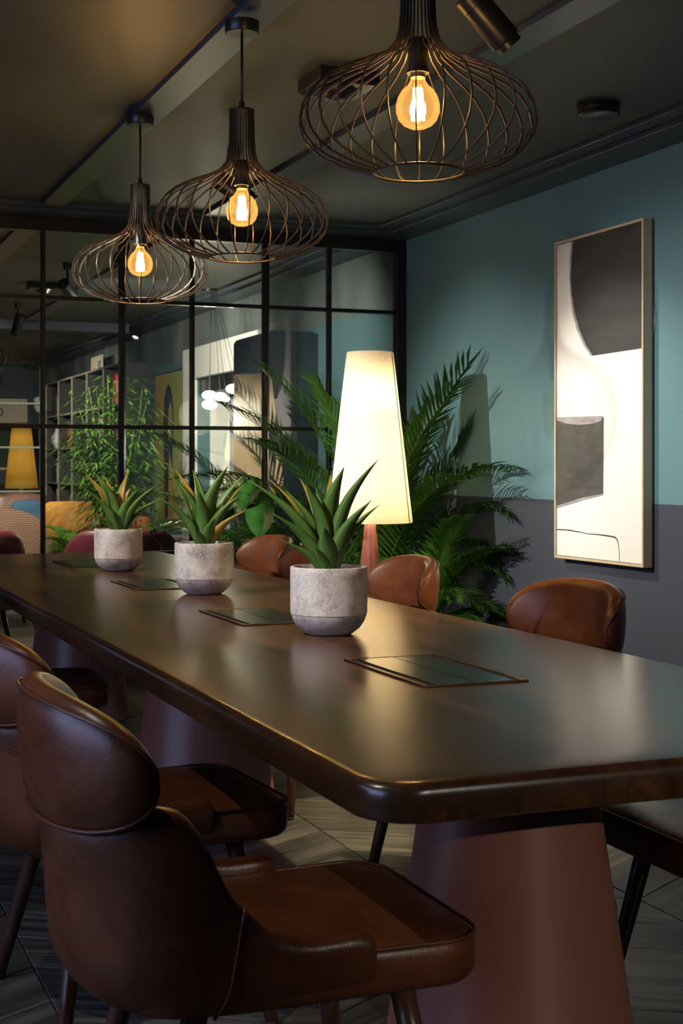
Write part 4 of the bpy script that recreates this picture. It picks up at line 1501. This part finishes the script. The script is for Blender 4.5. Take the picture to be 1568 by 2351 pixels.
# bamboo in a planter
def bamboo(label, loc, n, h, spread, seed):
    t = thing('potted_bamboo', label, 'potted bamboo', loc)
    lathe('planter', [(0, 0), (.18, 0), (.22, .40), (.20, .40), (.19, .36), (0, .36)], M['planter'], t, 32)
    rnd = random.Random(seed)
    vs, fs = [], []
    for k in range(n):
        a, q = rnd.uniform(0, 2 * PI), rnd.uniform(.02, .15)
        b = Vector((q * math.cos(a), q * math.sin(a), .35))
        hh = h * rnd.uniform(.75, 1.05)
        e = Vector((math.cos(a) * (q + spread * rnd.uniform(.4, 1)), math.sin(a) * (q + spread * rnd.uniform(.4, 1)), hh))
        mid = b.lerp(e, .55) + Vector((-(e.x - b.x) * .25, -(e.y - b.y) * .25, .0))
        pts = [b, b.lerp(mid, .5), mid, mid.lerp(e, .5), e]
        tube('cane', pts, [.008, .0075, .007, .005, .003], M['stem'], t, 6)
        for j in range(260):
            f_ = rnd.uniform(.30, 1.0) * 3.999
            i = int(f_)
            c = pts[i].lerp(pts[i + 1], f_ - i)
            ra, re = rnd.uniform(0, 2 * PI), rnd.uniform(-.6, .5)
            br = rnd.uniform(.02, .22)
            c = c + Vector((math.cos(ra) * br, math.sin(ra) * br, rnd.uniform(-.04, .06)))
            d = Vector((math.cos(ra) * math.cos(re), math.sin(ra) * math.cos(re), math.sin(re) - .25)).normalized()
            s = d.cross(Vector((0, 0, 1))).normalized()
            l, w = rnd.uniform(.06, .13), rnd.uniform(.007, .013)
            kk = len(vs)
            vs += [c, c + d * l * .4 + s * w, c + d * l, c + d * l * .4 - s * w]
            fs.append((kk, kk + 1, kk + 2, kk + 3))
    o = mk('foliage', vs, fs, M['bamboo'], t)
    o['kind'] = 'stuff'
    return t
bamboo('tall leafy bamboo in a planter behind the glass', (2.58, 11.4, 0), 15, 1.85, .27, 5)
bamboo('second leafy bamboo nearer the bookcase', (2.98, 14.0, 0), 7, 1.85, .16, 6)
def fern(label, loc, n, L_, seed, base=.3):
    t = thing('potted_fern', label, 'potted fern', loc)
    lathe('planter', [(0, 0), (.10, 0), (.13, base), (.115, base), (.11, base - .03), (0, base - .03)], M['planter'], t, 28)
    rnd = random.Random(seed)
    lim = ((LL[0][0] - loc[0], LL[0][1] - loc[0]), (LL[1][0] - loc[1], LL[1][1] - loc[1]))
    for k in range(n):
        frond(t, (0, 0, base - .03), 2 * PI * k / n + rnd.uniform(-.2, .2), R(rnd.uniform(45, 75)), L_ * rnd.uniform(.8, 1.1), R(rnd.uniform(70, 110)), 20, .10, M['palm_l'], lim, rnd, .016, .15)
    return t
fern('bright green fern between mustard armchair and maroon chair', (2.16, 10.75, 0), 12, .55, 3, .42)
fern('bright green fern beside the bamboo planter', (2.30, 11.95, 0), 11, .5, 4, .5)
fern('low fern at the foot of the back display shelving', (2.35, 16.9, 0), 10, .8, 6, .45)
palm('potted palm in the lounge in front of the navy cupboard', (3.02, 8.85, 0), [(160, 70, 1.3, 75, 0), (200, 62, 1.2, 80, 0), (-120, 68, 1.25, 75, 1), (-60, 65, 1.1, 80, 0), (120, 60, 1.1, 80, 1), (180, 78, 1.4, 55, 0), (90, 72, 1.2, 60, 0), (-90, 50, 1.0, 75, 1)], LL, (.15, .3), 14)
# lounge spots
spotlight('black spotlight with glowing lens on the lounge ceiling behind the glass', (1.907, 9.93, ZC), (3.4, 12.0, 1.4), 210, 90, (1, .9, .75))
spotlight('black spotlight on the lounge ceiling at the left frame edge', (1.97, 12.5, ZC), (1.6, 13.4, .4), 110, 95, (1, .88, .7))
t = thing('ceiling_sensor', 'black sensor box on the lounge ceiling behind the glass', 'ceiling sensor', (1.94, 11.06, ZC))
box('housing', (-.12, .12), (-.1, .1), (-.05, 0), M['black'], t, .003, 1)
lathe('dome', [(0, -.085), (.04, -.078), (.06, -.05), (0, -.05)], M['chrome'], t, 24)
spotlight('added black spotlight brightening the maroon chairs, left of view', (.75, 8.12, ZC), (1.75, 9.3, .65), 190, 84, (1, .88, .7))  # added out of view so the dark tub chairs get light
spotlight('added black spotlight brightening the lounge wall beside the cupboard, hidden by pendants', (2.0, 8.5, ZC), (3.55, 9.0, 1.75), 70, 80, (1, .92, .8), 1.0)  # extra fitting added to lift the near lounge wall
spotlight('added unseen black spotlight brightening the back bookcase', (1.6, 14.9, ZC), (3.2, 16.2, 1.2), 110, 90, (1, .88, .7))  # unseen fitting added to light the bookcase
spotlight('added black spotlight brightening the mustard armchair and bamboo, left of view', (1.0, 10.3, ZC), (2.5, 12.0, .8), 120, 60, (1, .9, .72))  # unseen fitting added to light armchair and plants
spotlight('added unseen black spotlight brightening the brown sofa', (1.0, 12.0, ZC), (1.9, 15.6, .5), 330, 80, (1, .88, .7))  # unseen fitting added to light the sofa end of the lounge
